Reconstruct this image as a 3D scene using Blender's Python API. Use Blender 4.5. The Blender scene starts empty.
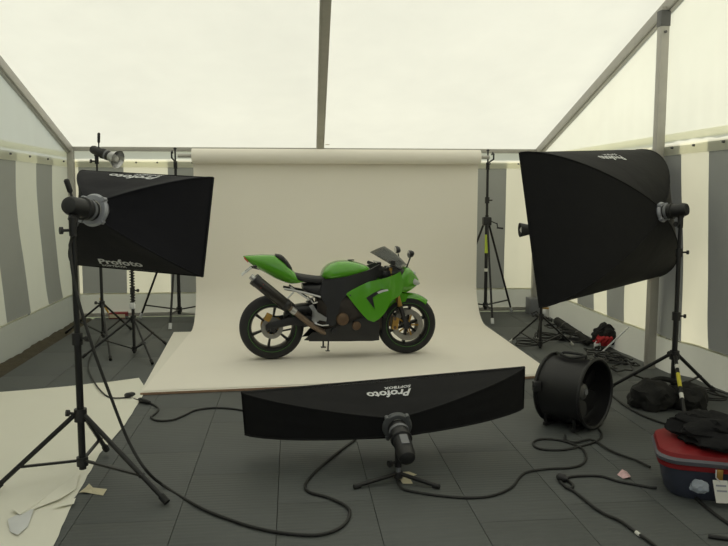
import bpy, bmesh, math, random
import numpy as np
from mathutils import Vector, Matrix, noise

# ---------------------------------------------------------------- camera, sky, sun, exposure
F_PX, YAW, PITCH, EYE = 746.0, math.radians(5.5), math.atan(79 / 746.0), 1.62
scene = bpy.context.scene
col = scene.collection
cam_data = bpy.data.cameras.new('camera')
cam_data.sensor_width = 36.0
cam_data.lens = 36.0 * F_PX / 728.0
cam_data.clip_start = 0.05
cam = bpy.data.objects.new('camera', cam_data)
col.objects.link(cam)
cam.location = (0, 0, EYE)
cam.rotation_euler = (math.pi / 2 - PITCH, 0, -YAW)
scene.camera = cam

world = bpy.data.worlds.new('sky')
scene.world = world
world.use_nodes = True
bg = world.node_tree.nodes['Background']
bg.inputs['Color'].default_value = (0.86, 0.92, 1.0, 1)
bg.inputs['Strength'].default_value = 0.88

sun_data = bpy.data.lights.new('sun', 'SUN')
sun_data.energy = 4.2
sun_data.angle = math.radians(0.6)
sun_data.color = (1.0, 0.94, 0.82)
sun = bpy.data.objects.new('sun', sun_data)
col.objects.link(sun)
sun.rotation_euler = Vector((0.52, 0.45, 0.73)).to_track_quat('Z', 'Y').to_euler()

vs = scene.view_settings
vs.view_transform = 'Standard'
vs.look = 'None'
vs.gamma = 1.0
vs.use_curve_mapping = False
vs.exposure = -0.08
scene.cycles.use_denoising = True
scene.cycles.max_bounces = 12
scene.cycles.diffuse_bounces = 8
scene.cycles.transmission_bounces = 8
scene.cycles.transparent_max_bounces = 16

# ---------------------------------------------------------------- pixel -> place helpers
_ps, _th = YAW, PITCH
CF = np.array([math.sin(_ps) * math.cos(_th), math.cos(_ps) * math.cos(_th), -math.sin(_th)])
CR = np.array([math.cos(_ps), -math.sin(_ps), 0.0])
CU = np.cross(CR, CF)
CC = np.array([0, 0, EYE])
def ray(u, v):
    return CF + CR * (u - 364) / F_PX - CU * (v - 273) / F_PX
def G(u, v, z=0.0):                         # where the pixel's ray meets the height z
    r = ray(u, v)
    return CC + r * ((z - EYE) / r[2])
def PY(u, v, Y):
    r = ray(u, v)
    return CC + r * (Y / r[1])
def PD(u, v, d):
    return CC + ray(u, v) * d

# ---------------------------------------------------------------- materials
def principled(name, color, rough=0.6, metal=0.0, var=0.06, scale=18.0, bump=0.0, bump_scale=120.0, spec=0.5, coat=0.0):
    m = bpy.data.materials.new(name)
    m.use_nodes = True
    nt = m.node_tree
    b = nt.nodes['Principled BSDF']
    b.inputs['Roughness'].default_value = rough
    b.inputs['Metallic'].default_value = metal
    b.inputs['Specular IOR Level'].default_value = spec
    b.inputs['Coat Weight'].default_value = coat
    tc = nt.nodes.new('ShaderNodeTexCoord')
    nz = nt.nodes.new('ShaderNodeTexNoise')
    nz.inputs['Scale'].default_value = scale
    nz.inputs['Detail'].default_value = 4
    nt.links.new(tc.outputs['Object'], nz.inputs['Vector'])
    mx = nt.nodes.new('ShaderNodeMix')
    mx.data_type = 'RGBA'
    lo = [max(0, c * (1 - var)) for c in color]
    hi = [min(1, c * (1 + var)) for c in color]
    mx.inputs[6].default_value = (*lo, 1)
    mx.inputs[7].default_value = (*hi, 1)
    nt.links.new(nz.outputs['Fac'], mx.inputs[0])
    nt.links.new(mx.outputs[2], b.inputs['Base Color'])
    if bump:
        n2 = nt.nodes.new('ShaderNodeTexNoise')
        n2.inputs['Scale'].default_value = bump_scale
        nt.links.new(tc.outputs['Object'], n2.inputs['Vector'])
        bp = nt.nodes.new('ShaderNodeBump')
        bp.inputs['Strength'].default_value = bump
        bp.inputs['Distance'].default_value = 0.01
        nt.links.new(n2.outputs['Fac'], bp.inputs['Height'])
        nt.links.new(bp.outputs['Normal'], b.inputs['Normal'])
    return m

def fabric(name, diff, trans, fac, var=0.04, scale=3.0, bump=0.25):
    m = bpy.data.materials.new(name)
    m.use_nodes = True
    nt = m.node_tree
    nt.nodes.remove(nt.nodes['Principled BSDF'])
    out = nt.nodes['Material Output']
    tc = nt.nodes.new('ShaderNodeTexCoord')
    nz = nt.nodes.new('ShaderNodeTexNoise')
    nz.inputs['Scale'].default_value = scale
    nz.inputs['Detail'].default_value = 6
    nt.links.new(tc.outputs['Object'], nz.inputs['Vector'])
    def tinted(c):
        mx = nt.nodes.new('ShaderNodeMix')
        mx.data_type = 'RGBA'
        mx.inputs[6].default_value = (*[x * (1 - var) for x in c], 1)
        mx.inputs[7].default_value = (*[min(1, x * (1 + var)) for x in c], 1)
        nt.links.new(nz.outputs['Fac'], mx.inputs[0])
        return mx.outputs[2]
    d = nt.nodes.new('ShaderNodeBsdfDiffuse')
    t = nt.nodes.new('ShaderNodeBsdfTranslucent')
    nt.links.new(tinted(diff), d.inputs['Color'])
    nt.links.new(tinted(trans), t.inputs['Color'])
    if bump:
        bp = nt.nodes.new('ShaderNodeBump')
        bp.inputs['Strength'].default_value = bump
        bp.inputs['Distance'].default_value = 0.02
        n2 = nt.nodes.new('ShaderNodeTexNoise')
        n2.inputs['Scale'].default_value = 5.0
        n2.inputs['Detail'].default_value = 5
        nt.links.new(tc.outputs['Object'], n2.inputs['Vector'])
        nt.links.new(n2.outputs['Fac'], bp.inputs['Height'])
        nt.links.new(bp.outputs['Normal'], d.inputs['Normal'])
    ms = nt.nodes.new('ShaderNodeMixShader')
    ms.inputs[0].default_value = fac
    nt.links.new(d.outputs[0], ms.inputs[1])
    nt.links.new(t.outputs[0], ms.inputs[2])
    nt.links.new(ms.outputs[0], out.inputs['Surface'])
    return m

def floor_material():
    m = principled('grey ridged flooring', (0.073, 0.080, 0.079), 0.62, var=0.10, scale=2.2)
    nt = m.node_tree
    b = nt.nodes['Principled BSDF']
    tc = nt.nodes.new('ShaderNodeTexCoord')
    wv = nt.nodes.new('ShaderNodeTexWave')
    wv.bands_direction = 'Y'
    wv.inputs['Scale'].default_value = 9.0
    wv.inputs['Distortion'].default_value = 1.2
    wv.inputs['Detail'].default_value = 3
    wv.inputs['Detail Scale'].default_value = 0.6
    nt.links.new(tc.outputs['Object'], wv.inputs['Vector'])
    st = nt.nodes.new('ShaderNodeTexNoise')
    st.inputs['Scale'].default_value = 1.0
    st.inputs['Detail'].default_value = 5
    mp = nt.nodes.new('ShaderNodeMapping')
    mp.inputs['Scale'].default_value = (2.0, 45.0, 1.0)
    nt.links.new(tc.outputs['Object'], mp.inputs['Vector'])
    nt.links.new(mp.outputs['Vector'], st.inputs['Vector'])
    mul = nt.nodes.new('ShaderNodeMath')
    mul.operation = 'MULTIPLY_ADD'
    mul.inputs[1].default_value = 0.35
    nt.links.new(st.outputs['Fac'], mul.inputs[0])
    mul.inputs[2].default_value = 0.82
    old = b.inputs['Base Color'].links[0].from_socket
    mx = nt.nodes.new('ShaderNodeMix')
    mx.data_type = 'RGBA'
    mx.blend_type = 'MULTIPLY'
    mx.inputs[0].default_value = 1.0
    nt.links.new(old, mx.inputs[6])
    nt.links.new(mul.outputs[0], mx.inputs[7])
    nt.links.new(mx.outputs[2], b.inputs['Base Color'])
    bp = nt.nodes.new('ShaderNodeBump')
    bp.inputs['Strength'].default_value = 0.22
    bp.inputs['Distance'].default_value = 0.004
    nt.links.new(wv.outputs['Fac'], bp.inputs['Height'])
    nt.links.new(bp.outputs['Normal'], b.inputs['Normal'])
    return m

def clear(name, color, alpha, rough=0.1):
    m = principled(name, color, rough, var=0.02)
    m.node_tree.nodes['Principled BSDF'].inputs['Alpha'].default_value = alpha
    return m

M = {
    'roof': fabric('white roof canvas', (0.82, 0.82, 0.75), (0.88, 0.88, 0.77), 0.49),
    'white_cloth': fabric('cream tent wall canvas', (0.70, 0.70, 0.59), (0.84, 0.80, 0.60), 0.5),
    'grey_cloth': fabric('grey tent wall canvas', (0.37, 0.38, 0.35), (0.22, 0.225, 0.22), 0.15),
    'skirt': fabric('pale tent skirt canvas', (0.52, 0.53, 0.46), (0.45, 0.45, 0.38), 0.35),
    'gable': fabric('white gable canvas', (0.80, 0.80, 0.70), (0.98, 0.96, 0.80), 0.68),
    'floor': floor_material(),
    'earth': principled('dry earth and grass', (0.055, 0.045, 0.026), 0.95, var=0.5, scale=25, bump=0.8, bump_scale=60),
    'grass': principled('short grass ground', (0.09, 0.11, 0.05), 0.95, var=0.4, scale=8, bump=0.5, bump_scale=50),
    'alu': principled('dull aluminium', (0.42, 0.405, 0.37), 0.5, 0.3, var=0.12, scale=10),
    'bolt': principled('dark bolt metal', (0.12, 0.12, 0.12), 0.5, 0.6),
    'paper': principled('white seamless paper', (0.84, 0.80, 0.72), 0.75, var=0.015, scale=1.5, spec=0.25),
    'sheet': principled('cream floor paper', (0.76, 0.745, 0.655), 0.8, var=0.03, scale=3, bump=0.15, bump_scale=6, spec=0.2),
    'board': principled('white laminate board', (0.795, 0.765, 0.685), 0.6, var=0.015),
    'wood': principled('raw brown board edge', (0.30, 0.19, 0.12), 0.8, var=0.3, scale=20),
    'black_cloth': principled('black softbox cloth', (0.0085, 0.0085, 0.0095), 0.8, var=0.15, scale=8, bump=0.25, bump_scale=14, spec=0.25),
    'navy_cloth': principled('blue black softbox cloth', (0.0075, 0.0075, 0.011), 0.8, var=0.15, scale=8, bump=0.25, bump_scale=14, spec=0.22),
    'diffuser': fabric('white diffuser cloth', (0.78, 0.78, 0.76), (0.7, 0.7, 0.7), 0.4, bump=0),
    'print': principled('silver white print', (0.62, 0.63, 0.64), 0.6, var=0.12, scale=60),
    'ring': principled('grey cast ring', (0.33, 0.34, 0.38), 0.38, 0.25),
    'ring_dark': principled('dark cast ring', (0.10, 0.105, 0.11), 0.45, 0.3),
    'black_metal': principled('black painted metal', (0.012, 0.012, 0.013), 0.42, 0.2),
    'black_plastic': principled('black plastic', (0.012, 0.012, 0.013), 0.5),
    'grey_plastic': principled('grey plastic plate', (0.16, 0.165, 0.18), 0.45),
    'rubber': principled('black rubber', (0.012, 0.012, 0.012), 0.72, var=0.2),
    'cable': principled('black rubber cable', (0.011, 0.011, 0.011), 0.6),
    'steel': principled('brushed steel', (0.50, 0.50, 0.50), 0.3, 0.9, var=0.15),
    'white_tape': principled('white cloth tape', (0.72, 0.71, 0.66), 0.7),
    'yellow_tape': principled('yellow tape', (0.62, 0.55, 0.05), 0.6),
    'lime_tape': principled('lime tape', (0.5, 0.62, 0.06), 0.6),
    'green': principled('lime green motorcycle paint', (0.082, 0.33, 0.010), 0.26, var=0.03, coat=0.6),
    'bike_black': principled('satin black bodywork', (0.012, 0.012, 0.014), 0.40),
    'frame_black': principled('dark painted frame', (0.028, 0.028, 0.031), 0.42, 0.3),
    'engine': principled('dark engine castings', (0.035, 0.028, 0.024), 0.55, 0.4, var=0.4, scale=25),
    'bronze': principled('bronze engine cover', (0.12, 0.075, 0.045), 0.45, 0.5, var=0.3),
    'gold': principled('gold anodised metal', (0.45, 0.27, 0.07), 0.35, 0.7),
    'pipe': principled('heat stained exhaust pipe', (0.22, 0.165, 0.125), 0.38, 0.8, var=0.35, scale=9),
    'carbon': principled('dark silencer sleeve', (0.022, 0.020, 0.018), 0.3, 0.2),
    'tyre': principled('tyre rubber', (0.016, 0.016, 0.018), 0.75, var=0.2),
    'rim': principled('black cast rim', (0.015, 0.015, 0.016), 0.4, 0.3),
    'disc': principled('brake disc steel', (0.30, 0.29, 0.27), 0.4, 0.8, var=0.2, scale=40),
    'stripe': principled('green rim tape', (0.05, 0.20, 0.02), 0.4),
    'seat': principled('black seat vinyl', (0.016, 0.016, 0.018), 0.6),
    'screen': clear('smoky windscreen', (0.10, 0.11, 0.105), 0.55, 0.12),
    'lamp_glass': clear('headlight glass', (0.55, 0.57, 0.57), 0.8, 0.1),
    'glass': clear('flash tube glass dome', (0.62, 0.62, 0.60), 0.75, 0.15),
    'mirror_face': principled('mirror glass', (0.6, 0.6, 0.62), 0.08, 1.0),
    'red_print': principled('red print', (0.5, 0.03, 0.02), 0.5),
    'orange_print': principled('orange yellow print', (0.62, 0.36, 0.06), 0.5),
    'red_plastic': principled('red plastic', (0.20, 0.010, 0.013), 0.5, spec=0.3),
    'blue_plastic': principled('slate blue plastic tub', (0.040, 0.046, 0.072), 0.5, var=0.15),
    'grey_rim': principled('grey plastic band', (0.10, 0.10, 0.12), 0.45),
    'black_fleece': principled('black crumpled cloth', (0.009, 0.009, 0.010), 0.9, var=0.3, bump=0.6, bump_scale=30, spec=0.2),
    'dark_bag': principled('dark nylon bag', (0.0055, 0.0055, 0.0052), 0.85, var=0.3, bump=0.5, bump_scale=25),
    'red_cloth': principled('red cloth', (0.42, 0.02, 0.025), 0.8, var=0.2, bump=0.5, bump_scale=30),
    'green_cloth': principled('green cloth', (0.02, 0.11, 0.025), 0.8, var=0.2, bump=0.5, bump_scale=30),
    'white_plastic': principled('white plastic', (0.62, 0.63, 0.64), 0.5),
    'card': principled('torn yellowed card', (0.56, 0.51, 0.36), 0.85, var=0.1),
    'pink': principled('pink printed wrapper', (0.62, 0.40, 0.42), 0.5, var=0.5, scale=60),
    'bottle': clear('clear plastic', (0.45, 0.50, 0.58), 0.5, 0.15),
}

# ---------------------------------------------------------------- mesh helpers
class MB:
    """collects shapes; build() links them as ONE mesh object"""
    def __init__(self):
        self.v, self.f = [], []
    def add(self, vs_, fs_):
        o = len(self.v)
        self.v += [tuple(map(float, p)) for p in vs_]
        self.f += [tuple(o + i for i in f) for f in fs_]
        return self
    def box(self, c, s, rot=None):
        hx, hy, hz = s[0] / 2, s[1] / 2, s[2] / 2
        pts = [Vector((x, y, z)) for x in (-hx, hx) for y in (-hy, hy) for z in (-hz, hz)]
        if rot is not None:
            pts = [rot @ p for p in pts]
        c = Vector(c)
        return self.add([p + c for p in pts], [(0, 1, 3, 2), (4, 6, 7, 5), (0, 4, 5, 1), (2, 3, 7, 6), (0, 2, 6, 4), (1, 5, 7, 3)])
    def bar(self, p0, p1, w, h, up=(0, 0, 1)):
        p0, p1 = Vector(p0), Vector(p1)
        a = (p1 - p0).normalized()
        u = Vector(up)
        s = a.cross(u)
        if s.length < 1e-4:
            s = a.cross(Vector((0, 1, 0)))
        s.normalize()
        t = s.cross(a)
        pts = [p + s * (i * w / 2) + t * (j * h / 2) for p in (p0, p1) for i in (-1, 1) for j in (-1, 1)]
        return self.add(pts, [(0, 1, 3, 2), (4, 6, 7, 5), (0, 4, 5, 1), (2, 3, 7, 6), (0, 2, 6, 4), (1, 5, 7, 3)])
    def tube(self, path, r, n=8, cap=True, oval=1.0):
        P = [Vector(p) for p in path]
        rs = r if isinstance(r, (list, tuple)) else [r] * len(P)
        rings = []
        t = (P[1] - P[0]).normalized()
        ref = Vector((0, 0, 1)) if abs(t.z) < 0.9 else Vector((0, 1, 0))
        nrm = t.cross(ref).normalized()
        for i, p in enumerate(P):
            if i == 0: t = P[1] - P[0]
            elif i == len(P) - 1: t = P[-1] - P[-2]
            else: t = P[i + 1] - P[i - 1]
            if t.length < 1e-9: t = Vector((0, 0, 1))
            t.normalize()
            nrm = nrm - t * nrm.dot(t)
            if nrm.length < 1e-6: nrm = t.orthogonal()
            nrm.normalize()
            b = t.cross(nrm)
            rings.append([p + (nrm * math.cos(a) + b * math.sin(a) * oval) * rs[i] for a in (2 * math.pi * k / n for k in range(n))])
        vs_ = [q for ring in rings for q in ring]
        fs_ = []
        for i in range(len(P) - 1):
            for k in range(n):
                k2 = (k + 1) % n
                fs_.append((i * n + k, i * n + k2, (i + 1) * n + k2, (i + 1) * n + k))
        if cap:
            fs_.append(tuple(range(n))[::-1])
            fs_.append(tuple((len(P) - 1) * n + k for k in range(n)))
        return self.add(vs_, fs_)
    def cyl(self, p0, p1, r0, r1=None, n=16):
        return self.tube([p0, p1], [r0, r0 if r1 is None else r1], n)
    def lathe(self, o, axis, profile, n=24, closed=False, rx=1.0, ry=1.0):
        """profile: (distance along axis, radius)"""
        o, a = Vector(o), Vector(axis).normalized()
        u = a.cross(Vector((0, 0, 1)))
        if u.length < 1e-3: u = Vector((1, 0, 0))
        u.normalize()
        w = u.cross(a)
        vs_, fs_ = [], []
        for (h, r) in profile:
            for k in range(n):
                t = 2 * math.pi * k / n
                vs_.append(o + a * h + (u * math.cos(t) * rx + w * math.sin(t) * ry) * r)
        m = len(profile)
        for i in range(m if closed else m - 1):
            i2 = (i + 1) % m
            for k in range(n):
                k2 = (k + 1) % n
                fs_.append((i * n + k, i * n + k2, i2 * n + k2, i2 * n + k))
        if not closed:
            if profile[0][1] > 1e-4: fs_.append(tuple(range(n))[::-1])
            if profile[-1][1] > 1e-4: fs_.append(tuple((m - 1) * n + k for k in range(n)))
        return self.add(vs_, fs_)
    def grid(self, fn, nu, nv):
        vs_ = [fn(i / nu, j / nv) for i in range(nu + 1) for j in range(nv + 1)]
        fs_ = [(i * (nv + 1) + j, (i + 1) * (nv + 1) + j, (i + 1) * (nv + 1) + j + 1, i * (nv + 1) + j + 1) for i in range(nu) for j in range(nv)]
        return self.add(vs_, fs_)
    def loft(self, rings, cap=True):
        n = len(rings[0])
        vs_ = [p for r in rings for p in r]
        fs_ = [(i * n + k, i * n + (k + 1) % n, (i + 1) * n + (k + 1) % n, (i + 1) * n + k) for i in range(len(rings) - 1) for k in range(n)]
        if cap:
            fs_ += [tuple(range(n))[::-1], tuple((len(rings) - 1) * n + k for k in range(n))]
        return self.add(vs_, fs_)
    def prism(self, outline, d0, d1, axis='y'):
        """outline of (a, b) pairs swept along an axis"""
        def P(a, b, d):
            return (a, d, b) if axis == 'y' else ((a, b, d) if axis == 'z' else (d, a, b))
        n = len(outline)
        vs_ = [P(a, b, d0) for a, b in outline] + [P(a, b, d1) for a, b in outline]
        fs_ = [tuple(range(n)), tuple(range(2 * n - 1, n - 1, -1))] + [(k, (k + 1) % n, n + (k + 1) % n, n + k) for k in range(n)]
        return self.add(vs_, fs_)
    def build(self, name, mat, parent=None, smooth=True, bevel=0.0, origin=None, solid=0.0, solid_dir=None):
        me = bpy.data.meshes.new(name)
        o = Vector(origin) if origin is not None else (Vector(ORIGIN.get(parent.name, (0, 0, 0))) if parent else Vector((0, 0, 0)))
        me.from_pydata([Vector(p) - o for p in self.v], [], self.f)
        bm = bmesh.new()
        bm.from_mesh(me)
        bmesh.ops.recalc_face_normals(bm, faces=bm.faces[:])
        if bevel:
            ed = [e for e in bm.edges if len(e.link_faces) == 2 and e.calc_face_angle(0) > 0.5]
            bmesh.ops.bevel(bm, geom=ed, offset=bevel, segments=2, profile=0.6, affect='EDGES', clamp_overlap=True)
        if solid:
            bm.normal_update()
            src, fcs = list(bm.verts), list(bm.faces)
            edg = [(e.verts[0], e.verts[1]) for e in bm.edges if len(e.link_faces) == 1]
            dup = {v: bm.verts.new(v.co + (Vector(solid_dir) if solid_dir else -v.normal) * solid) for v in src}
            for f in fcs:
                bm.faces.new([dup[v] for v in reversed(f.verts)])
            for a_, b_ in edg:
                bm.faces.new([a_, b_, dup[b_], dup[a_]])
            bmesh.ops.recalc_face_normals(bm, faces=bm.faces[:])
        bm.to_mesh(me)
        bm.free()
        if smooth:
            me.polygons.foreach_set('use_smooth', [True] * len(me.polygons))
            me.set_sharp_from_angle(angle=math.radians(38))
        me.materials.append(M[mat] if isinstance(mat, str) else mat)
        ob = bpy.data.objects.new(name, me)
        col.objects.link(ob)
        if parent is not None:
            ob.parent = parent
            ORIGIN[ob.name] = ORIGIN.get(parent.name, (0, 0, 0))
        else:
            ob.location = o
            ORIGIN[ob.name] = tuple(o)
        return ob

ORIGIN = {}
def tag(o, label, cat, group=None, kind=None):
    if label: o['label'] = label
    if cat: o['category'] = cat
    if group: o['group'] = group
    if kind: o['kind'] = kind
    return o
def thing(name, label, cat, loc, rotz=0.0, group=None, local=False):
    o = bpy.data.objects.new(name, None)
    o.empty_display_size = 0.1
    col.objects.link(o)
    o.location = loc
    o.rotation_euler = (0, 0, rotz)
    ORIGIN[o.name] = (0, 0, 0) if local else tuple(loc)
    return tag(o, label, cat, group)
def structure(name, loc=(0, 0, 0), label=None):
    o = bpy.data.objects.new(name, None)
    col.objects.link(o)
    o.location = loc
    ORIGIN[o.name] = tuple(loc)
    o['kind'] = 'structure'
    if label: o['label'] = label
    return o
def smooth_path(pts, step=0.03):
    P = [Vector(p) for p in pts]
    P = [P[0] * 2 - P[1]] + P + [P[-1] * 2 - P[-2]]
    out = []
    for i in range(1, len(P) - 2):
        a, b, c, d = P[i - 1], P[i], P[i + 1], P[i + 2]
        n = max(2, min(14, int((c - b).length / step)))
        for k in range(n):
            t = k / n
            out.append(0.5 * ((2 * b) + (c - a) * t + (2 * a - 5 * b + 4 * c - d) * t * t + (3 * b - a - 3 * c + d) * t ** 3))
    out.append(P[-2])
    return out
def text_mesh(body, size, bold=0.0, shear=0.0):
    cu = bpy.data.curves.new('lettering', 'FONT')
    cu.body = body
    cu.size = size
    cu.offset = bold
    cu.shear = shear
    cu.align_x = 'CENTER'
    cu.align_y = 'CENTER'
    cu.resolution_u = 2
    ob = bpy.data.objects.new('lettering', cu)
    col.objects.link(ob)
    dg = bpy.context.evaluated_depsgraph_get()
    me = bpy.data.meshes.new_from_object(ob.evaluated_get(dg))
    vs_ = [tuple(v.co) for v in me.vertices]
    fs_ = [tuple(p.vertices) for p in me.polygons]
    bpy.data.objects.remove(ob)
    bpy.data.curves.remove(cu)
    bpy.data.meshes.remove(me)
    return vs_, fs_

# ---------------------------------------------------------------- the tent
XL, XR, YB, YF = -2.88, 3.40, 10.10, -1.90
EAVE, SLOPE = 2.20, 0.32
YR = (YB + YF) / 2
ZR = EAVE + SLOPE * (YB - YR)
def roof_z(y):
    return EAVE + SLOPE * (YB - y if y > YR else y - YF)

# ground and floor panels
tag(MB().grid(lambda i, j: (-14 + 28 * i, -12 + 36 * j, -0.075), 8, 8).build('ground', 'grass'), 'grass ground under and around the tent', None, kind='structure')
fl = structure('floor', (0, 0, 0), 'dark grey ridged floor panels of the tent')
slab = MB().box((0.46, 4.0, -0.05), (6.15, 12.0, 0.03)).build('floor_bed', 'bolt', fl, smooth=False)
pw, plen, gap = 0.5, 1.0, 0.003
panel_src = {}
def floor_panel(x0, x1, y0, y1):
    key = (round(x1 - x0, 3), round(y1 - y0, 3))
    if key not in panel_src:
        b = MB().box((0, 0, -0.0175), (x1 - x0 - gap, y1 - y0 - gap, 0.035))
        ob = b.build('floor_panel', 'floor', fl, bevel=0.0015)
        panel_src[key] = ob
    else:
        ob = panel_src[key].copy()
        col.objects.link(ob)
    ob.location = ((x0 + x1) / 2, (y0 + y1) / 2, 0)
c = 0
xs = -0.59 - 4 * pw
while xs < 3.5:
    x1 = min(xs + pw, 3.56)
    off = (0.30, 0.98, 0.62, 0.45, 0.85)[c % 5]
    y = -1.9 - off
    while y < 9.98:
        a, b_ = max(y, -1.9), min(y + plen, 10.0)
        if b_ - a > 0.05:
            floor_panel(xs, x1, a, b_)
        y += plen
    xs += pw
    c += 1
# bare earth strip between floor and left wall
rnd = random.Random(4)
er = MB()
er.grid(lambda i, j: (-2.80 + 0.22 * i, 3.0 + 7.1 * j, -0.05 + 0.035 * noise.noise(Vector((i * 3, j * 40, 2))) + 0.045 * (1 - i)), 6, 90)
tag(er.build('earth_strip', 'earth'), 'strip of brown earth and dry grass along the left tent wall', 'earth', kind='stuff')

def billow(a, z, amp, seed, span=(-99, 99)):
    amp *= min(1.0, max(0.0, (a - span[0]) / .25), max(0.0, (span[1] - a) / .25))
    return amp * noise.noise(Vector((a * 1.3 + seed * 7.1, z * 0.9, seed))) + amp * 0.35 * noise.noise(Vector((a * 4.0, z * 1.2 + seed, seed * 3)))

def wall(name, place, edges, first_grey, lean, span, label, seed, lift=0.0, bolts=(), band_h=0.19):
    """place(a, z, out) -> point; edges: stripe borders along a; lean(z) shifts stripes"""
    w = structure(name, (0, 0, 0), label)
    for k in range(len(edges) - 1):
        a0, a1 = edges[k], edges[k + 1]
        grey = (k % 2 == 0) == first_grey
        def fn(i, j, a0=a0, a1=a1):
            z = 0.30 + (2.06 - 0.30) * j
            s = lean(z)
            a = a0 + (a1 - a0) * i
            if span[0] + 0.01 < a < span[1] - 0.01:
                a += s
            a = min(max(a, span[0]), span[1])
            fold = 1.0 - 0.95 * j
            return place(a, z, billow(a, z, 0.05 * fold, seed, span) - 0.02 * math.sin(math.pi * j) * min(1, (a - span[0]) * 4, (span[1] - a) * 4))
        MB().grid(fn, 8, 16).build('stripe_panel', 'grey_cloth' if grey else 'white_cloth', w)
    def sk(i, j):
        a = span[0] + (span[1] - span[0]) * i
        z = lift + (0.31 - lift) * j
        return place(a, z, billow(a, 0.3, 0.05, seed, span) + (1 - j) * (0.03 + 0.04 * noise.noise(Vector((a * 2.2, seed, 0)))))
    MB().grid(sk, 60, 5).build('skirt', 'skirt', w)
    def hem(i, j):
        a = span[0] + (span[1] - span[0]) * i
        return place(a, 0.295 + 0.02 * j, billow(a, 0.3, 0.05, seed, span) + 0.004)
    MB().grid(hem, 60, 1).build('hem', 'gable', w)
    def bd(i, j):
        a = span[0] + (span[1] - span[0]) * i
        return place(a, 1.965 + band_h * j, 0.012 + 0.006 * noise.noise(Vector((a * 3, seed, 1))))
    MB().grid(bd, 40, 3).build('band', 'gable', w)
    for a in bolts:
        p0, p1 = Vector(place(a, 2.03, 0.012)), Vector(place(a, 2.03, 0.03))
        MB().cyl(p0, p1, 0.012, 0.010, 10).build('eyelet', 'bolt', w)
    return w

# back wall stripes
be = [XL, -2.76] + [-2.19 + 0.57 * k for k in range(8)] + [2.1, 2.37, 2.94, XR]
wall('wall_back', lambda a, z, o: (a, YB - o, z), be, False, lambda z: 0.0, (XL, XR), 'striped grey and white tent wall behind the backdrop', 1.0, 0.03,
     [-2.6, -2.02, -1.75, -1.3, 2.7, 3.1], 0.24)
for k in range(1):
    tag(MB().box((0.26, YB - 0.02, 0.025), (6.2, 0.05, 0.05)).build('trim_1', 'alu', smooth=False), 'metal ground rail under the back tent wall', None, kind='structure')
# left wall: stripes slide back towards their foot
le = [YF, -1.4, -0.8, -0.2, 0.4, 1.0, 1.6, 2.2, 2.8, 3.4, 4.0, 4.6, 5.2, 5.8, 6.4, 7.0, 7.58, 8.23, 8.86, 9.43, YB]
wall('wall_left', lambda a, z, o: (XL + o, a, z), le, True, lambda z: 0.24 * max(0, (1.7 - z) / 1.4) ** 1.3, (YF, YB), 'striped grey and white tent wall beside the rectangular softbox', 2.0, -0.05,
     [6.25, 6.85, 7.45, 8.03, 8.60, 9.21, 9.83])
re_ = [YF, -1.4, -0.8, -0.2, 0.4, 1.0, 1.6, 2.2, 2.8, 3.4, 4.0, 4.6, 5.25, 5.88, 6.32, 6.85, 7.42, 7.85, 8.22, 8.75, 9.3, YB]
def right_splay(a, z):
    t = min(1.0, max(0.0, (6.5 - a) / .7))
    return 0.17 * max(0.0, 1 - z / 1.1) * t * t * (3 - 2 * t)
wall('wall_right', lambda a, z, o: (XR - o + right_splay(a, z), min(a + 1.6 * right_splay(a, z), YB), z), re_, True, lambda z: -0.15 * max(0, (1.7 - z) / 1.4) ** 1.5, (YF, YB), 'striped grey and white tent wall beside the large softbox', 3.0, -0.05,
     [4.8, 5.22, 5.64, 6.08, 6.44, 6.9, 7.3, 7.7, 8.1, 8.6, 9.1, 9.6])
# white gable triangles above the band
for wn, X, sgn, seed in (('wall_left', XL, 1, 5), ('wall_right', XR, -1, 6)):
    par = bpy.data.objects[wn]
    def fn(i, j, X=X, sgn=sgn, seed=seed):
        y = YF + (YB - YF) * i
        z = 2.09 + (roof_z(y) + 0.06 - 2.09) * j
        pleat = 0.004 * math.sin(y * 26 + 2 * noise.noise(Vector((y, z, seed)))) * (1 - j)
        return (X + sgn * (0.02 * noise.noise(Vector((y * 1.2, z * 1.5, seed))) + pleat), y, z)
    MB().grid(fn, 160, 6).build('gable_panel', 'gable', par)

# front wall pieces either side of the entrance (behind the camera)
wf = structure('wall_front', (0, 0, 0), 'striped tent wall with the entrance')
for (x0, x1) in ((XL, -2.3), (-2.3, -1.7), (-1.7, -1.1), (1.6, 2.2), (2.2, 2.8), (2.8, XR)):
    MB().grid(lambda i, j: (x0 + (x1 - x0) * i, YF + 0.03 * noise.noise(Vector((x0 + i, j, 9))), 2.2 * j), 5, 10).build('stripe_panel', 'grey_cloth' if int((x0 + 6) * 1.7) % 2 else 'white_cloth', wf)

# roof: two slopes of canvas
ce = structure('ceiling', (0, 0, 0), 'white translucent tent roof canvas')
def roof_fn(x0, x1, y0, y1, seed):
    def fn(i, j):
        x, y = x0 + (x1 - x0) * i, y0 + (y1 - y0) * j
        edge = min(1, 4 * i, 4 * (1 - i)) * min(1, 6 * j, 6 * (1 - j))
        sag = -0.05 * edge * (0.6 + noise.noise(Vector((x * 0.8, y * 0.5, seed))))
        # radiating tension creases towards the eave corners
        cr = 0.006 * edge * noise.noise(Vector((x * 6 - y * 2.5, y * 1.3, seed)))
        return (x, y, roof_z(y) + 0.05 + sag + cr)
    return fn
XM = 0.38
for (x0, x1, s) in ((XL - 0.06, XM, 1), (XM, XR + 0.06, 2)):
    MB().grid(roof_fn(x0, x1, YR, YB + 0.08, s), 40, 60).build('roof_panel', 'roof', ce)
    MB().grid(roof_fn(x0, x1, YF - 0.05, YR, s + 4), 20, 30).build('roof_panel', 'roof', ce)
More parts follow.
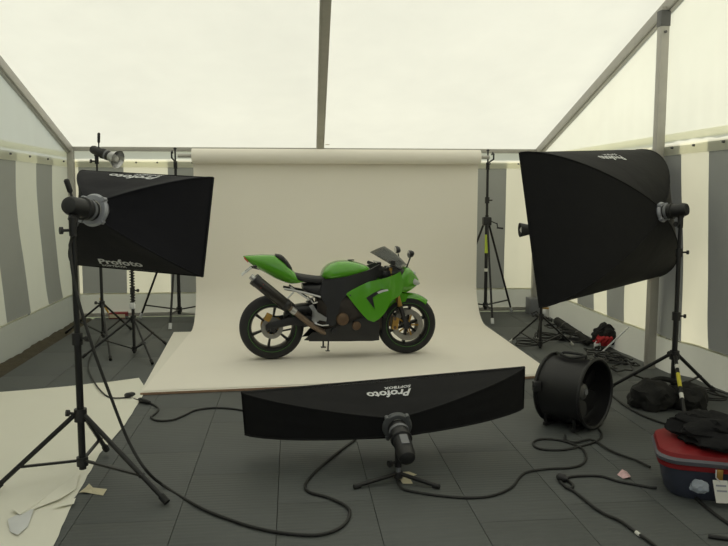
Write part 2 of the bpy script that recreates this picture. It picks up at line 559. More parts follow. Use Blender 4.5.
MB().box((XM + 0.09, YB - 0.25, roof_z(YB - 0.25) - 0.02), (0.055, 0.07, 0.004)).build('sewn_tag', 'card', ce, smooth=False)

# aluminium frame
def beam(name, p0, p1, w, h, label, keder=False):
    t = MB().bar(p0, p1, w, h).build(name, 'alu', bevel=0.008)
    tag(t, label, None, kind='structure')
    if keder:
        p0, p1 = Vector(p0), Vector(p1)
        MB().bar(p0 + Vector((0, 0, -h / 2 - 0.006)), p1 + Vector((0, 0, -h / 2 - 0.006)), w * 0.42, 0.014).build('groove_strip', 'alu', t)
    return t
n = 2
for x, lb in ((XL + 0.03, 'sloping aluminium roof beam over the left gable wall'), (XM, 'sloping aluminium roof beam in mid ceiling'), (XR - 0.03, 'sloping aluminium roof beam over the right gable wall')):
    beam('trim_%d' % n, (x, YB - 0.03, roof_z(YB) - 0.02), (x - (.13 if x == XM else 0), YR, ZR - 0.05), 0.10 if x == XM else .08, 0.10, lb, True); n += 1
    beam('trim_%d' % n, (x, YF + 0.03, roof_z(YF) - 0.02), (x, YR, ZR - 0.05), 0.075, 0.11, lb + ', front half'); n += 1
beam('trim_%d' % n, (XL, YB - 0.05, EAVE + 0.0), (XR, YB - 0.05, EAVE + 0.0), 0.07, 0.055, 'aluminium eave beam along the back wall'); n += 1
beam('trim_%d' % n, (XL, YF, EAVE), (XR, YF, EAVE), 0.07, 0.07, 'aluminium eave beam over the entrance'); n += 1
beam('trim_%d' % n, (XL, YR, ZR), (XR, YR, ZR), 0.07, 0.09, 'aluminium ridge beam'); n += 1
for x, y, top, lb in ((XL + 0.05, YB - 0.07, EAVE, 'aluminium corner post at the left end of the back wall'), (XR - 0.05, YB - 0.07, EAVE, 'aluminium corner post at the right end of the back wall'),
                  (XR - 0.075, 6.58, roof_z(6.58) - 0.05, 'aluminium gable post against the right wall'), (XL + 0.075, 6.58, roof_z(6.58) - 0.05, 'aluminium gable post against the left wall'),
                  (XL + 0.05, YF + 0.06, EAVE, 'aluminium corner post left of the entrance'), (XR - 0.05, YF + 0.06, EAVE, 'aluminium corner post right of the entrance')):
    p = beam('trim_%d' % n, (x, y, -0.03), (x, y, top), 0.08, 0.08, lb); n += 1
    if top > 3:
        s = -1 if x > 0 else 1
        MB().box((x + s * 0.0, y, top - 0.10), (0.088, 0.088, 0.14)).build('joint_sleeve', 'bolt', p, bevel=0.004)
        MB().cyl((x, y - 0.04, top - 0.22), (x, y - 0.052, top - 0.22), 0.012).build('bolt', 'bolt', p)
        MB().box((x, y, -0.015), (0.16, 0.16, 0.02)).build('foot_plate', 'alu', p)

# ---------------------------------------------------------------- platform, backdrop, floor paper
pf = thing('platform', 'low white board platform with a raw brown front edge under the motorcycle', 'platform', (0.5, 7.4, 0))
top = [(-1.24, 6.05), (2.30, 6.30), (2.33, 8.75), (-1.385, 8.74)]
MB().prism(top, 0.0, 0.022, 'z').build('board', 'board', pf, bevel=0.003)
MB().bar((-1.235, 6.044, 0.011), (2.29, 6.293, 0.011), 0.006, 0.018).build('edge_strip', 'wood', pf, smooth=False)

bd = thing('backdrop', 'white seamless paper backdrop sweeping from a roll down under the motorcycle', 'backdrop', (0.58, 9.28, 0))
PX0, PX1 = -1.185, 2.335
def paper_profile():
    pts = [(9.285, 2.10 - 0.1 * k) for k in range(16)]
    R = 0.50
    for k in range(1, 15):
        a = math.pi / 2 * k / 14
        pts.append((9.285 - R * (1 - math.cos(a)), 0.026 + R - R * math.sin(a)))
    y = 9.285 - R
    while y > 6.4:
        y -= 0.15
        pts.append((y, 0.026))
    return pts
prof = paper_profile()
def paper(i, j):
    k = j * (len(prof) - 1)
    k0 = min(int(k), len(prof) - 2)
    t = k - k0
    y = prof[k0][0] * (1 - t) + prof[k0 + 1][0] * t
    z = prof[k0][1] * (1 - t) + prof[k0 + 1][1] * t
    x = PX0 + (PX1 - PX0) * i
    if y < 8.8:      # laid flat: trimmed to the platform, front edge parallel to it
        s = (8.8 - y) / (8.8 - prof[-1][0])
        yf = 6.075 + 0.0706 * (x + 1.24)
        y = 8.8 + (yf - 8.8) * s
        x = x + (-0.02 * i) * s - 0.04 * (1 - i) * s
    else:
        y += 0.012 * noise.noise(Vector((x * 0.8, z * 0.6, 3.3))) * min(1, max(0, z - 0.3))
    return (x, y, z)
MB().grid(paper, 40, 120).build('paper_sheet', 'paper', bd)
roll = MB().lathe((PX0, 9.205, 2.075), (1, 0, 0), [(0, 0.03), (0, 0.088), (PX1 - PX0, 0.088), (PX1 - PX0, 0.03)], 36).build('paper_roll', 'paper', bd)
MB().cyl((PX0 - 0.17, 9.205, 2.075), (PX1 + 0.12, 9.205, 2.075), 0.022).build('core_tube', 'alu', bd)

fs = thing('floor_paper', 'torn cream paper sheet lying on the floor under the rectangular softbox', 'paper', (-1.8, 5.0, 0))
edge_r = [(-1.36, 6.62), (-1.25, 6.30), (-1.21, 6.02), (-1.185, 5.25), (-1.21, 4.65), (-1.175, 4.10), (-1.17, 3.96), (-1.11, 3.42), (-1.08, 2.9)]
edge_l = [(-2.56, 6.20), (-2.56, 6.05), (-2.56, 5.8), (-2.56, 5.25), (-2.56, 4.65), (-2.56, 4.1), (-2.56, 3.8), (-2.56, 3.4), (-2.56, 2.9)]
def sheet(i, j):
    k = j * 8
    k0 = min(int(k), 7)
    t = k - k0
    r = [edge_r[k0][a] * (1 - t) + edge_r[k0 + 1][a] * t for a in (0, 1)]
    l = [edge_l[k0][a] * (1 - t) + edge_l[k0 + 1][a] * t for a in (0, 1)]
    x, y = l[0] + (r[0] - l[0]) * i, l[1] + (r[1] - l[1]) * (i ** 1.6 if j < 0.12 else i)
    x += 0.006 * noise.noise(Vector((y * 9, 0, 1))) if i > 0.99 else 0
    z = 0.004 + 0.006 * (1 + noise.noise(Vector((x * 2.0, y * 1.6, 8)))) * (0.35 if i > 0.97 else 1)
    if math.hypot(x + 1.21, y - 6.4) < 0.45:
        z = 0.004
    return (x, y, z)
MB().grid(sheet, 30, 48).build('sheet', 'sheet', fs, solid=0.001)
def flap(name, pts, h, mat='sheet'):
    n = len(pts)
    c = np.mean([G(u, v) for u, v in pts], axis=0)
    b = MB()
    ring = [G(u, v) + np.array([0, 0, 0.018 if k % 2 else 0.018 + h * 0.5]) for k, (u, v) in enumerate(pts)]
    b.add([c + np.array([0, 0, 0.016 + h])] + ring, [(0, 1 + k, 1 + (k + 1) % n) for k in range(n)])
    return b.build(name, mat, fs, solid=0.001)
flap('torn_flap', [(12, 514), (30, 511), (52, 503), (66, 488), (80, 476), (76, 492), (60, 504), (30, 514), (20, 520)], 0.02)
flap('crease_flap', [(8, 524), (28, 513), (34, 514), (28, 530), (18, 540), (10, 535)], 0.015, 'white_plastic')
flap('crease_flap', [(52, 512), (68, 506), (76, 502), (74, 507), (60, 511)], 0.012)

def scrap(name, label, pts, mat, z0=0.003, h=0.012, cat='paper scrap'):
    P = [G(u, v) for u, v in pts]
    c = np.mean(P, axis=0)
    n = len(P)
    b = MB()
    b.add([c + np.array([0, 0, z0 + h])] + [p + np.array([0, 0, z0 + (h * 0.7 if k % 3 == 1 else 0)]) for k, p in enumerate(P)], [(0, 1 + k, 1 + (k + 1) % n) for k in range(n)])
    b.v = [tuple(Vector(v)) for v in b.v]
    return tag(b.build(name, mat, origin=(c[0], c[1], 0), smooth=False, solid=0.0015), label, cat)
scrap('card_scrap', 'torn yellowed card scrap at the edge of the cream floor paper', [(79, 493), (86, 489), (89, 484), (93, 488), (107, 491), (103, 496), (92, 494), (84, 494)], 'card')
scrap('card_scrap', 'pale yellow card scrap under the low floor stand', [(386, 477), (398, 474), (409, 472), (417, 475), (409, 479), (413, 484), (403, 484), (398, 479)], 'card')
scrap('sweet_wrapper', 'pink and white crumpled wrapper on the floor beside the drum fan', [(617, 475), (622, 472), (627, 472), (631, 477), (629, 480), (623, 479)], 'pink', h=0.02, cat='wrapper')

# ---------------------------------------------------------------- light stands
def light_stand(label, base, top_z, feet, hub_z, low_z, r=0.016, brace_t=0.55, tapes=(), group=None, top_pt=None, name='light_stand', collars=(0.5,), cat='light stand', foot_mat='rubber', leg_tapes=()):
    t = thing(name, label, cat, (base[0], base[1], 0), group=group)
    B = Vector((base[0], base[1], 0))
    T = Vector(top_pt) if top_pt else Vector((base[0], base[1], top_z))
    def on(z):
        return B + (T - B) * (z / T.z)
    segs = [low_z - 0.05] + [hub_z + (top_z - hub_z) * c for c in collars] + [top_z]
    radii = [r, r * 0.8, r * 0.62, r * 0.5]
    for k in range(len(segs) - 1):
        MB().cyl(on(segs[k]), on(segs[k + 1]), radii[min(k, 3)], n=12).build('column', 'black_metal', t)
        if k:
            cl = MB().cyl(on(segs[k] - 0.035), on(segs[k] + 0.03), radii[k - 1] * 1.5, n=12).build('collar', 'black_plastic', t)
            q = on(segs[k])
            MB().cyl(q, q + Vector((0.05, -0.02, 0)), 0.007, n=8).lathe(q + Vector((0.05, -0.02, 0)), (1, -.4, 0), [(0, .004), (0, .016), (.018, .016), (.018, .004)], 10).build('knob', 'black_plastic', cl)
    hub = MB().cyl(on(hub_z - 0.035), on(hub_z + 0.035), r * 1.75, n=12).build('hub', 'black_plastic', t)
    low = MB().cyl(on(low_z - 0.03), on(low_z + 0.02), r * 1.6, n=12).build('brace_collar', 'black_plastic', t)
    q = on(hub_z)
    MB().cyl(q, q + Vector((-0.05, -0.03, 0.02)), 0.008, n=8).lathe(q + Vector((-0.05, -0.03, 0.02)), (-1, -.5, .2), [(0, .004), (0, .018), (.02, .018), (.02, .004)], 10).build('knob', 'black_plastic', hub)
    for f in feet:
        F = Vector((f[0], f[1], 0.014 if len(f) < 3 else f[2]))
        d = Vector((F.x - B.x, F.y - B.y, 0)).normalized()
        a = on(hub_z) + d * r * 1.7
        lg = MB().tube([a, F], r * 0.68, 10).build('leg', 'black_metal', t)
        e = (F - a).normalized()
        MB().tube([F - e * 0.05, F + Vector((0, 0, 0.0))], r * 0.95, 10).build('rubber_foot' if foot_mat == 'rubber' else 'taped_foot', foot_mat, lg)
        for (k_, t0, t1, tm) in leg_tapes:
            if tuple(f) == tuple(feet[k_]):
                MB().tube([a + (F - a) * t0, a + (F - a) * t1], r * .74, 10).build('tape_band', tm, lg)
        m = a + (F - a) * brace_t
        MB().bar(on(low_z) + d * r * 1.4, m, 0.016, 0.012).build('brace', 'black_metal', t)
        MB().cyl(m - Vector((-d.y, d.x, 0)) * 0.014, m + Vector((-d.y, d.x, 0)) * 0.014, 0.012, n=8).build('pivot', 'black_plastic', lg)
    for (z, h, m) in tapes:
        MB().cyl(on(z), on(z + h), r * 1.12, n=12).build('tape_band', m, t)
    return t

def ground_pt(u, v):
    p = G(u, v)
    return (p[0], p[1])

# ---------------------------------------------------------------- flash heads and softboxes
def axes(yaw, tilt, roll):
    a = Vector((math.sin(yaw) * math.cos(tilt), math.cos(yaw) * math.cos(tilt), math.sin(tilt)))
    r = Vector((math.cos(yaw), -math.sin(yaw), 0))
    u = r.cross(a)
    return a, r * math.cos(roll) + u * math.sin(roll), u * math.cos(roll) - r * math.sin(roll)

def flash_head(label, ring, a, mount, length=0.30, rad=0.055, handle=None, base=None, plate=False, reflector=None, group=None):
    ring, a = Vector(ring), Vector(a).normalized()
    t = thing('flash_head', label, 'flash head', base or tuple(mount), group=group)
    back = ring - a * length
    body = MB().lathe(ring, -a, [(0.0, 0.02), (0.0, rad * 1.0), (length * .30, rad), (length * .32, rad * 1.12), (length * .40, rad * 1.12), (length * .42, rad * .95), (length * .86, rad * .92), (length * .96, rad * .78), (length, rad * .45), (length, 0.01)], 24).build('body', 'black_plastic', t)
    MB().lathe(ring - a * length * .12, -a, [(0, rad * 1.0), (0, rad * 1.07), (.02, rad * 1.07), (.02, rad * 1.0)], 24, closed=True).build('zoom_ring', 'grey_plastic', body)
    if plate:
        s = Vector((0, 0, 1)).cross(a).normalized()
        n = a.cross(s)
        c = ring - a * length * .6 + n * rad * .93
        MB().bar(c - a * .04, c + a * .04, .045, .008, up=n).build('control_plate', 'grey_plastic', body)
    mt = Vector(mount)
    near = ring - a * (length * .72)
    MB().bar(near + Vector((0, 0, -rad * .7)), mt + Vector((0, 0, 0.03)), 0.028, 0.05, up=a).build('bracket', 'black_metal', t, bevel=.004)
    MB().cyl(mt + Vector((0, 0, -0.05)), mt + Vector((0, 0, 0.05)), 0.021, n=12).build('stand_socket', 'black_metal', t)
    k = mt + Vector((0, 0, -0.02))
    MB().cyl(k, k + Vector((-0.045, -0.03, 0)), 0.008, n=8).lathe(k + Vector((-0.045, -0.03, 0)), (-1, -.6, 0), [(0, .004), (0, .02), (.016, .02), (.016, .004)], 12).build('clamp_knob', 'black_plastic', t)
    if handle is not None:
        h0, h1 = Vector(handle[0]), Vector(handle[1])
        m = h0 + (h1 - h0) * .35
        hd = MB().cyl(h0, m, 0.007, n=8).build('tilt_lever', 'black_metal', t)
        MB().tube([m, m + (h1 - m) * .1, h1 - (h1 - m) * .1, h1], [.009, .015, .016, .009], 10).build('grip', 'black_plastic', hd)
    if reflector:
        rr, dep = reflector
        MB().lathe(ring, a, [(0, rad * .95), (dep * .3, rad * 1.1), (dep, rr), (dep, rr * .96), (dep * .3, rad * 1.0), (0, rad * .8)], 28, closed=True).build('reflector', 'black_metal' if reflector[1] > .12 else 'steel', t)
        MB().lathe(ring, a, [(0.0, rad * .85), (dep * .55, rad * .85), (dep * .9, rad * .55), (dep * 1.0, 0.004)], 20).build('glass_dome', 'glass', t)
    return t

def softbox(label, ring, yaw, tilt, roll, w, h, L, pg, pq, mat, ring_mat, logos=(), sag=0.03, base=None, ring_r=0.085):
    """ring: centre of the speed ring; four cloth panels bow out along rods to the front frame"""
    ring = Vector(ring)
    a, r, u = axes(yaw, tilt, roll)
    t = thing('softbox', label, 'softbox', base or tuple(ring))
    corners = [(-1, 1), (1, 1), (1, -1), (-1, -1)]          # top-left, top-right, bottom-right, bottom-left seen from behind
    def rod(k, s):
        g = s ** pg
        q = 1 - (1 - s) ** pq
        cx, cy = corners[k % 4]
        x0, y0 = cx * ring_r * .75, cy * ring_r * .75
        return ring + a * (L * g) + r * (x0 + (cx * w / 2 - x0) * q) + u * (y0 + (cy * h / 2 - y0) * q)
    def surf(k, s, tt):
        p = rod(k, s) * (1 - tt) + rod(k + 1, s) * tt
        inward = -(r * (0, 1, 0, -1)[k % 4] + u * (1, 0, -1, 0)[k % 4])
        sg = (sag[k % 4] if isinstance(sag, tuple) else sag) * math.sin(math.pi * tt) * math.sin(math.pi * min(1, s * .98))
        wr = 0.006 * noise.noise(Vector((tt * 5, s * 4, k * 3.1 + w)))
        return p + inward * (sg + wr * math.sin(math.pi * s))
    for k in range(4):
        p = MB().grid(lambda i, j, k=k: surf(k, i, j), 20, 20).build(('top_panel', 'right_panel', 'bottom_panel', 'left_panel')[k], mat, t)
        for (lk, body, s0, t0, width, rot, boldness, sub) in logos:
            if lk != k: continue
            eps = 1e-3
            e_t = (surf(k, s0, t0 + .02) - surf(k, s0, t0 - .02)) / .04
            e_s = (surf(k, s0 + .02, t0) - surf(k, s0 - .02, t0)) / .04
            for (txt, sz, dx, dy, bd) in ((body, 1.0, 0, 0, boldness), (sub, .38, -.38, -.62, boldness * .4)):
                if not txt: continue
                tv, tf = text_mesh(txt, sz, bd, 0.12)
                wd = max(v[0] for v in tv) - min(v[0] for v in tv)
                if txt == body: full = wd
                sc = width / full
                pts = []
                for (x, y, z) in tv:
                    x, y = (x + dx * full * .55) * sc, (y + dy) * sc
                    if rot: x, y = -x, -y
                    # lettering upright as seen from behind, turned over where rot is set
                    tt, ss = t0 + x / e_t.length * rot_sign(k), s0 + y / e_s.length * rot_sign(k)
                    q = surf(k, ss, tt)
                    nrm = e_t.cross(e_s).normalized()
                    if nrm.dot(q - (ring + a * L * .6)) < 0: nrm = -nrm
                    pts.append(q + nrm * .004)
                MB().add(pts, tf).build('logo_print', 'print', p, smooth=False)
    for k in range(4):
        MB().tube([rod(k, i / 14) for i in range(15)], 0.006, 6).build('seam', mat, t)
    lip = MB()
    c = ring + a * L
    def rect(dw, off):
        return [c + a * off + r * (cx * (w / 2 + dw)) + u * (cy * (h / 2 + dw)) for cx, cy in corners]
    lip.loft([rect(.002, -.008), rect(.003, .012), rect(-.006, .012), rect(-.006, -.008)], cap=False)
    lip.build('front_lip', mat, t)
    MB().grid(lambda i, j: c + a * (-.012 + .01 * math.sin(math.pi * i) * math.sin(math.pi * j)) + r * (w * (i - .5) * .985) + u * (h * (j - .5) * .985), 8, 8).build('front_diffuser', 'diffuser', t)
    MB().lathe(ring + a * .012, -a, [(0, ring_r * .7), (0, ring_r * 1.05), (.018, ring_r * 1.12), (.035, ring_r * 1.0), (.035, ring_r * .7)], 32, closed=True).build('speed_ring', ring_mat, t)
    for kx, ky in corners:
        q = ring + r * (kx * ring_r * .75) + u * (ky * ring_r * .75) - a * .012
        MB().cyl(q - a * .018, q + a * .02, .014, n=10).build('rod_socket', ring_mat, t)
    return t, a, r, u
def rot_sign(k):
    return 1 if k % 4 in (0, 1) else -1

# left rectangular softbox on a tall stand
LS = (-1.18, 4.17)
sbL, aL, rL, uL = softbox('rectangular black softbox seen from behind on the tall left stand', (-1.126, 4.409, 1.527), 0.358, -0.169, -0.056, .92, .62, .508, 1.15, 1.35,
    'navy_cloth', 'ring', [(2, 'Profoto', .82, .575, .31, False, .03, 'SOFTBOX'), (0, 'Profoto', .82, .46, .34, True, .03, 'SOFTBOX')], base=(-1.126, 4.409, 1.2))
light_stand('tall black tripod stand standing on the cream floor paper', LS, 1.43, [(-1.62, 4.06, .03), (-.665, 3.84), (-1.17, 4.66, .03)], .40, .14, .020, .70, collars=(.42,), top_pt=(LS[0] + .0, LS[1] + .0, 1.43))
flash_head('black flash head with a pale ring behind the rectangular softbox', (-1.135, 4.385, 1.525), aL, (LS[0], LS[1], 1.445), .215, .058,
    handle=(PD(73, 200, 4.08), PD(66, 179, 4.06)), base=(LS[0], LS[1], 1.40))

# large softbox on the right
RS = (2.985, 5.51)
sbR, aR, rR, uR = softbox('huge deep black softbox seen from behind on the right', (2.90, 5.644, 1.478), -0.639, -0.147, 0.051, 1.8, 1.2, .612, 1.45, 1.65,
    'black_cloth', 'ring', [(0, 'Profoto', .66, .47, .36, True, .03, 'SOFTBOX')], sag=.02, base=(2.6, 6.1, .9), ring_r=.072)
light_stand('black tripod stand with white and yellow tape holding the huge right softbox', RS, 1.40, [(2.62, 5.87), (3.44, 5.70), (2.80, 4.98)], .36, .10, .021, .60, collars=(.30, .78),
    leg_tapes=((2, .16, .22, 'white_tape'), (2, .30, .52, 'yellow_tape'), (2, .62, .70, 'white_tape')))
flash_head('black flash head plugged into the back of the huge right softbox', (2.905, 5.632, 1.476), aR, (RS[0], RS[1], 1.41), .20, .056, base=(RS[0], RS[1], 1.36))

# strip softbox on a low floor stand
sbS, aS, rS, uS = softbox('long low strip softbox lying in front of the white platform', (0.602, 4.232, 0.262), -0.048, 0.177, 0.057, 1.8, .285, .345, 1.25, 1.25,
    'black_cloth', 'ring_dark', [(0, 'Profoto', .66, .495, .265, True, .03, 'SOFTBOX')], sag=(.012, .0, -.035, .0), base=(.58, 4.5, .12), ring_r=.08)
FSB = (0.585, 4.05)
fs_ = thing('floor_stand', 'small folding floor stand under the strip softbox', 'light stand', (FSB[0], FSB[1], 0))
MB().cyl((FSB[0], FSB[1], .03), (FSB[0], FSB[1], .115), .014, n=12).build('spigot', 'grey_plastic', fs_)
MB().cyl((FSB[0], FSB[1], .02), (FSB[0], FSB[1], .055), .026, n=12).build('hub', 'black_plastic', fs_)
for f in ((.325, 3.955), (.795, 3.91), (.62, 4.36)):
    d = Vector((f[0] - FSB[0], f[1] - FSB[1], 0)).normalized()
    lg = MB().tube([Vector((FSB[0], FSB[1], .045)) + d * .015, Vector((f[0], f[1], .014))], .012, 10).build('leg', 'black_metal', fs_)
    MB().tube([Vector((f[0], f[1], .014)) - d * .04, Vector((f[0], f[1], .014))], .0135, 10).build('rubber_foot', 'rubber', lg)
flash_head('black flash head tilted up behind the strip softbox', (0.604, 4.215, 0.259), aS + Vector((-.02, 0, .18)), (FSB[0], FSB[1], .135), .29, .056, base=(FSB[0], FSB[1], .10), plate=True)

# ---------------------------------------------------------------- the motorcycle
REAR, FRONT = Vector(G(272.5, 359.7, .027)), Vector(G(407.5, 354.2, .027))
bike_dir = (FRONT - REAR).normalized()
bike_nrm = Vector((-bike_dir.y, bike_dir.x, 0))
REAR += bike_nrm * .06
FRONT += bike_nrm * .05
WB = (FRONT - REAR).length
bike_rot = math.atan2(FRONT.y - REAR.y, FRONT.x - REAR.x)
BK = thing('motorcycle', 'lime green and black sports motorcycle on the white sweep', 'motorcycle', tuple(REAR), bike_rot, local=True)
_bd, _bn = np.array([math.cos(bike_rot), math.sin(bike_rot), 0]), np.array([-math.sin(bike_rot), math.cos(bike_rot), 0])
_bo = np.array(REAR)
def bx(cx, cy, y=0.0):                # side-view drawing units -> metres along the bike and above ground, on the bike's plane y
    r = ray(230 + cx / 3.309, 235 + cy / 3.309)
    t = (y - (CC - _bo) @ _bn) / (r @ _bn)
    p = CC + r * t - _bo
    return (float(p @ _bd), float(p[2]))
def B3(cx, cy, y):
    x, z = bx(cx, cy, -abs(y))
    return Vector((x, y, z))
def outline(pts, y=-.2):
    return [bx(*p, y) for p in pts]

def wheel(name, cx, r, width, spokes, discs, label):
    ctr = Vector((cx, 0, r))
    tw = width / 2
    prof = []
    ri = r * .735
    for k in range(13):
        a = math.pi * k / 12
        prof.append((-tw * math.cos(a), ri + (r - ri) * (math.sin(a) ** .62)))
    prof += [(tw * .8, ri - .006), (-tw * .8, ri - .006)]
    ty = MB().lathe(ctr, (0, 1, 0), prof, 56, closed=True).build(name, 'tyre', BK)
    ty['label'] = label
    MB().lathe(ctr, (0, 1, 0), [(-tw * .86, ri + .006), (-tw * .86, ri - .022), (-tw * .5, ri - .034), (tw * .5, ri - .034), (tw * .86, ri - .022), (tw * .86, ri + .006)], 56, closed=True).build('rim', 'rim', ty)
    for s in (-1, 1):
        MB().lathe(ctr + Vector((0, s * tw * .985, 0)), (0, 1, 0), [(-.002, ri - .0015), (-.002, ri + .0025), (.002, ri + .0025), (.002, ri - .0015)], 56, closed=True).build('rim_stripe', 'stripe', ty)
    MB().lathe(ctr, (0, 1, 0), [(-tw * .75, .012), (-tw * .75, .04), (-tw * .3, .05), (tw * .3, .05), (tw * .75, .04), (tw * .75, .012)], 24).build('hub', 'rim', ty)
    for k in range(spokes):
        a = 2 * math.pi * k / spokes + .35
        d = Vector((math.cos(a), 0, math.sin(a)))
        MB().loft([[ctr + d * rr + Vector((0, yy, 0)) + Vector((-d.z, 0, d.x)) * ww for yy, ww in ((-t, -w_), (-t, w_), (t, w_), (t, -w_))] for rr, w_, t in ((.04, .014, .03), (.12, .009, .022), (ri - .03, .013, .028))]).build('spoke', 'rim', ty)
    for (dr, di, yy) in discs:
        MB().lathe(ctr + Vector((0, yy, 0)), (0, 1, 0), [(-.0025, di), (-.0025, dr), (.0025, dr), (.0025, di)], 48, closed=True).build('brake_disc', 'disc', ty)
        for k in range(5):
            a = 2 * math.pi * k / 5
            d = Vector((math.cos(a), 0, math.sin(a)))
            MB().bar(ctr + Vector((0, yy, 0)) + d * .03, ctr + Vector((0, yy, 0)) + d * (di + .006), .016, .005, up=(0, 1, 0)).build('disc_carrier', 'gold' if dr > .13 else 'frame_black', ty)
    MB().cyl(ctr + Vector((0, -width * .62, 0)), ctr + Vector((0, width * .62, 0)), .014, n=12).build('axle', 'steel', ty)
    return ty
RW, FW = .312, .298
rear = wheel('rear_wheel', 0.0, RW, .185, 6, [(.105, .06, -.075)], 'black six spoke rear wheel with green rim stripe')
frontw = wheel('front_wheel', WB, FW, .122, 6, [(.155, .105, -.062), (.155, .105, .062)], 'black six spoke front wheel with green rim stripe')

def ring_section(x, zb, zt, hw, n=20, e=2.4, ez=None):
    zc, hz = (zb + zt) / 2, (zt - zb) / 2
    out = []
    for k in range(n):
        t = 2 * math.pi * k / n
        cs, sn = math.cos(t), math.sin(t)
        out.append(Vector((x, hw * math.copysign(abs(cs) ** (2 / e), cs), zc + hz * math.copysign(abs(sn) ** (2 / e), sn))))
    return out
def body_loft(name, mat, stations, e=2.4, parent=BK, **kw):
    """stations: drawing x, top y, bottom y, half width"""
    S = []
    for i in range(len(stations) - 1):
        for k in range(4):
            t = k / 4
            S.append([stations[i][q] * (1 - t) + stations[i + 1][q] * t for q in range(4)])
    S.append(list(stations[-1]))
    # soften the straight interpolation
    S2 = [S[0]] + [[(S[i - 1][q] + 2 * S[i][q] + S[i + 1][q]) / 4 for q in range(4)] for i in range(1, len(S) - 1)] + [S[-1]]
    rings = []
    for cx, t, b, hw in S2:
        x, zt = bx(cx, t, -hw * .3)
        rings.append(ring_section(x, bx(cx, b, -hw * .8)[1], zt, hw, e=e))
    return MB().loft(rings).build(name, mat, parent, **kw)

def skin_panel(name, mat, pts, yfun, side, thick=.006, parent=BK, cells=.03):
    """a filled outline in side view, subdivided and bent outwards to yfun(x, z)"""
    bm = bmesh.new()
    vs_ = [bm.verts.new((p[0], 0, p[1])) for p in pts]
    f = bm.faces.new(vs_)
    bmesh.ops.triangulate(bm, faces=[f])
    xs_ = [p[0] for p in pts]; zs_ = [p[1] for p in pts]
    x = min(xs_) + cells
    while x < max(xs_):
        bmesh.ops.bisect_plane(bm, geom=bm.verts[:] + bm.edges[:] + bm.faces[:], plane_co=(x, 0, 0), plane_no=(1, 0, 0)); x += cells
    z = min(zs_) + cells
    while z < max(zs_):
        bmesh.ops.bisect_plane(bm, geom=bm.verts[:] + bm.edges[:] + bm.faces[:], plane_co=(0, 0, z), plane_no=(0, 0, 1)); z += cells
    bmesh.ops.remove_doubles(bm, verts=bm.verts[:], dist=1e-4)
    for v in bm.verts:
        v.co.y = side * yfun(v.co.x, v.co.z)
    b = MB()
    bm.verts.index_update()
    b.add([v.co.copy() for v in bm.verts], [[v.index for v in fc.verts] for fc in bm.faces])
    bm.free()
    return b.build(name, mat, parent, solid=thick, solid_dir=(0, -side, 0))
def interp(tab, x):
    if x <= tab[0][0]: return tab[0][1]
    for (a, va), (b, vb) in zip(tab, tab[1:]):
        if x <= b:
            t = (x - a) / (b - a)
            t = t * t * (3 - 2 * t)
            return va + (vb - va) * t
    return tab[-1][1]

# engine block and everything dark between the wheels
eng = body_loft('engine', 'engine', [(285, 205, 318, .10), (320, 190, 330, .15), (370, 180, 335, .17), (430, 185, 335, .17), (480, 190, 330, .16), (497, 205, 320, .12)], e=4)
MB().lathe(B3(372, 278, -.17), (0, -1, 0), [(0, .01), (0, .062), (.03, .058), (.04, .045), (.04, .01)], 24).build('clutch_cover', 'bronze', eng)
MB().lathe(B3(418, 300, -.17), (0, -1, 0), [(0, .01), (0, .045), (.022, .04), (.028, .01)], 24).build('pump_cover', 'bronze', eng)
MB().lathe(B3(345, 318, -.16), (0, -1, 0), [(0, .01), (0, .03), (.02, .028), (.02, .01)], 16).build('cover_cap', 'frame_black', eng)
for k in range(4):
    y = -.11 + .073 * k
    MB().tube([B3(478, 235, y), B3(492, 265, y * .9), B3(480, 312, y * .7), B3(440, 332, y * .45 - .03)], .02, 10).build('header_pipe', 'pipe', eng)
rad = MB().box(B3(497, 228, 0), (.035, .30, .24), Matrix.Rotation(-.2, 3, 'Y')).build('radiator', 'frame_black', BK, bevel=.006)

# belly pan
belly = [(246, 352), (276, 323), (302, 320), (345, 302), (400, 288), (440, 268), (474, 284), (492, 290), (493, 347), (470, 350)]
for s, lb in ((-1, 1), (1, 1)):
    skin_panel('belly_pan', 'bike_black', outline(belly, -.15), lambda x, z: .15 + .10 * (z - .16) - .5 * max(0, .62 - x) ** 2 + .03 * (x - .6), s, .008)
MB().loft([[B3(cx, cy, -hw), B3(cx, cy, hw), B3(cx, cy - 10, hw), B3(cx, cy - 10, -hw)] for cx, cy, hw in ((262, 352, .06), (320, 352, .13), (400, 352, .14), (493, 347, .14))]).build('belly_floor', 'bike_black', BK)

# frame beams, swingarm, subframe
fr = [(308, 150), (385, 137), (455, 118), (498, 98), (520, 122), (478, 152), (432, 172), (388, 195), (362, 222), (352, 262), (348, 300), (318, 300), (322, 240), (306, 215), (298, 185)]
for s in (-1, 1):
    skin_panel('frame_beam', 'frame_black', outline(fr, -.16), lambda x, z: interp([(.45, .14), (.7, .185), (.95, .16), (1.2, .05)], x), s, .03)
for s in (-1, 1):
    MB().loft([[B3(cx, cy + d, s * (yy + e_)) for d, e_ in ((-hh, -.014), (-hh, .014), (hh, .014), (hh, -.014))] for cx, cy, hh, yy in ((118, 306, 8, .115), (140, 300, 12, .12), (200, 286, 13, .115), (255, 285, 17, .10), (318, 288, 22, .09))]).build('swingarm', 'bike_black', BK, bevel=.004)
MB().box(B3(262, 286, 0), (.06, .2, .07)).build('swingarm_brace', 'bike_black', BK, bevel=.01)
body_loft('rear_hugger', 'bike_black', [(178, 258, 280, .07), (210, 232, 262, .085), (250, 225, 262, .085), (290, 235, 275, .07)], e=3)
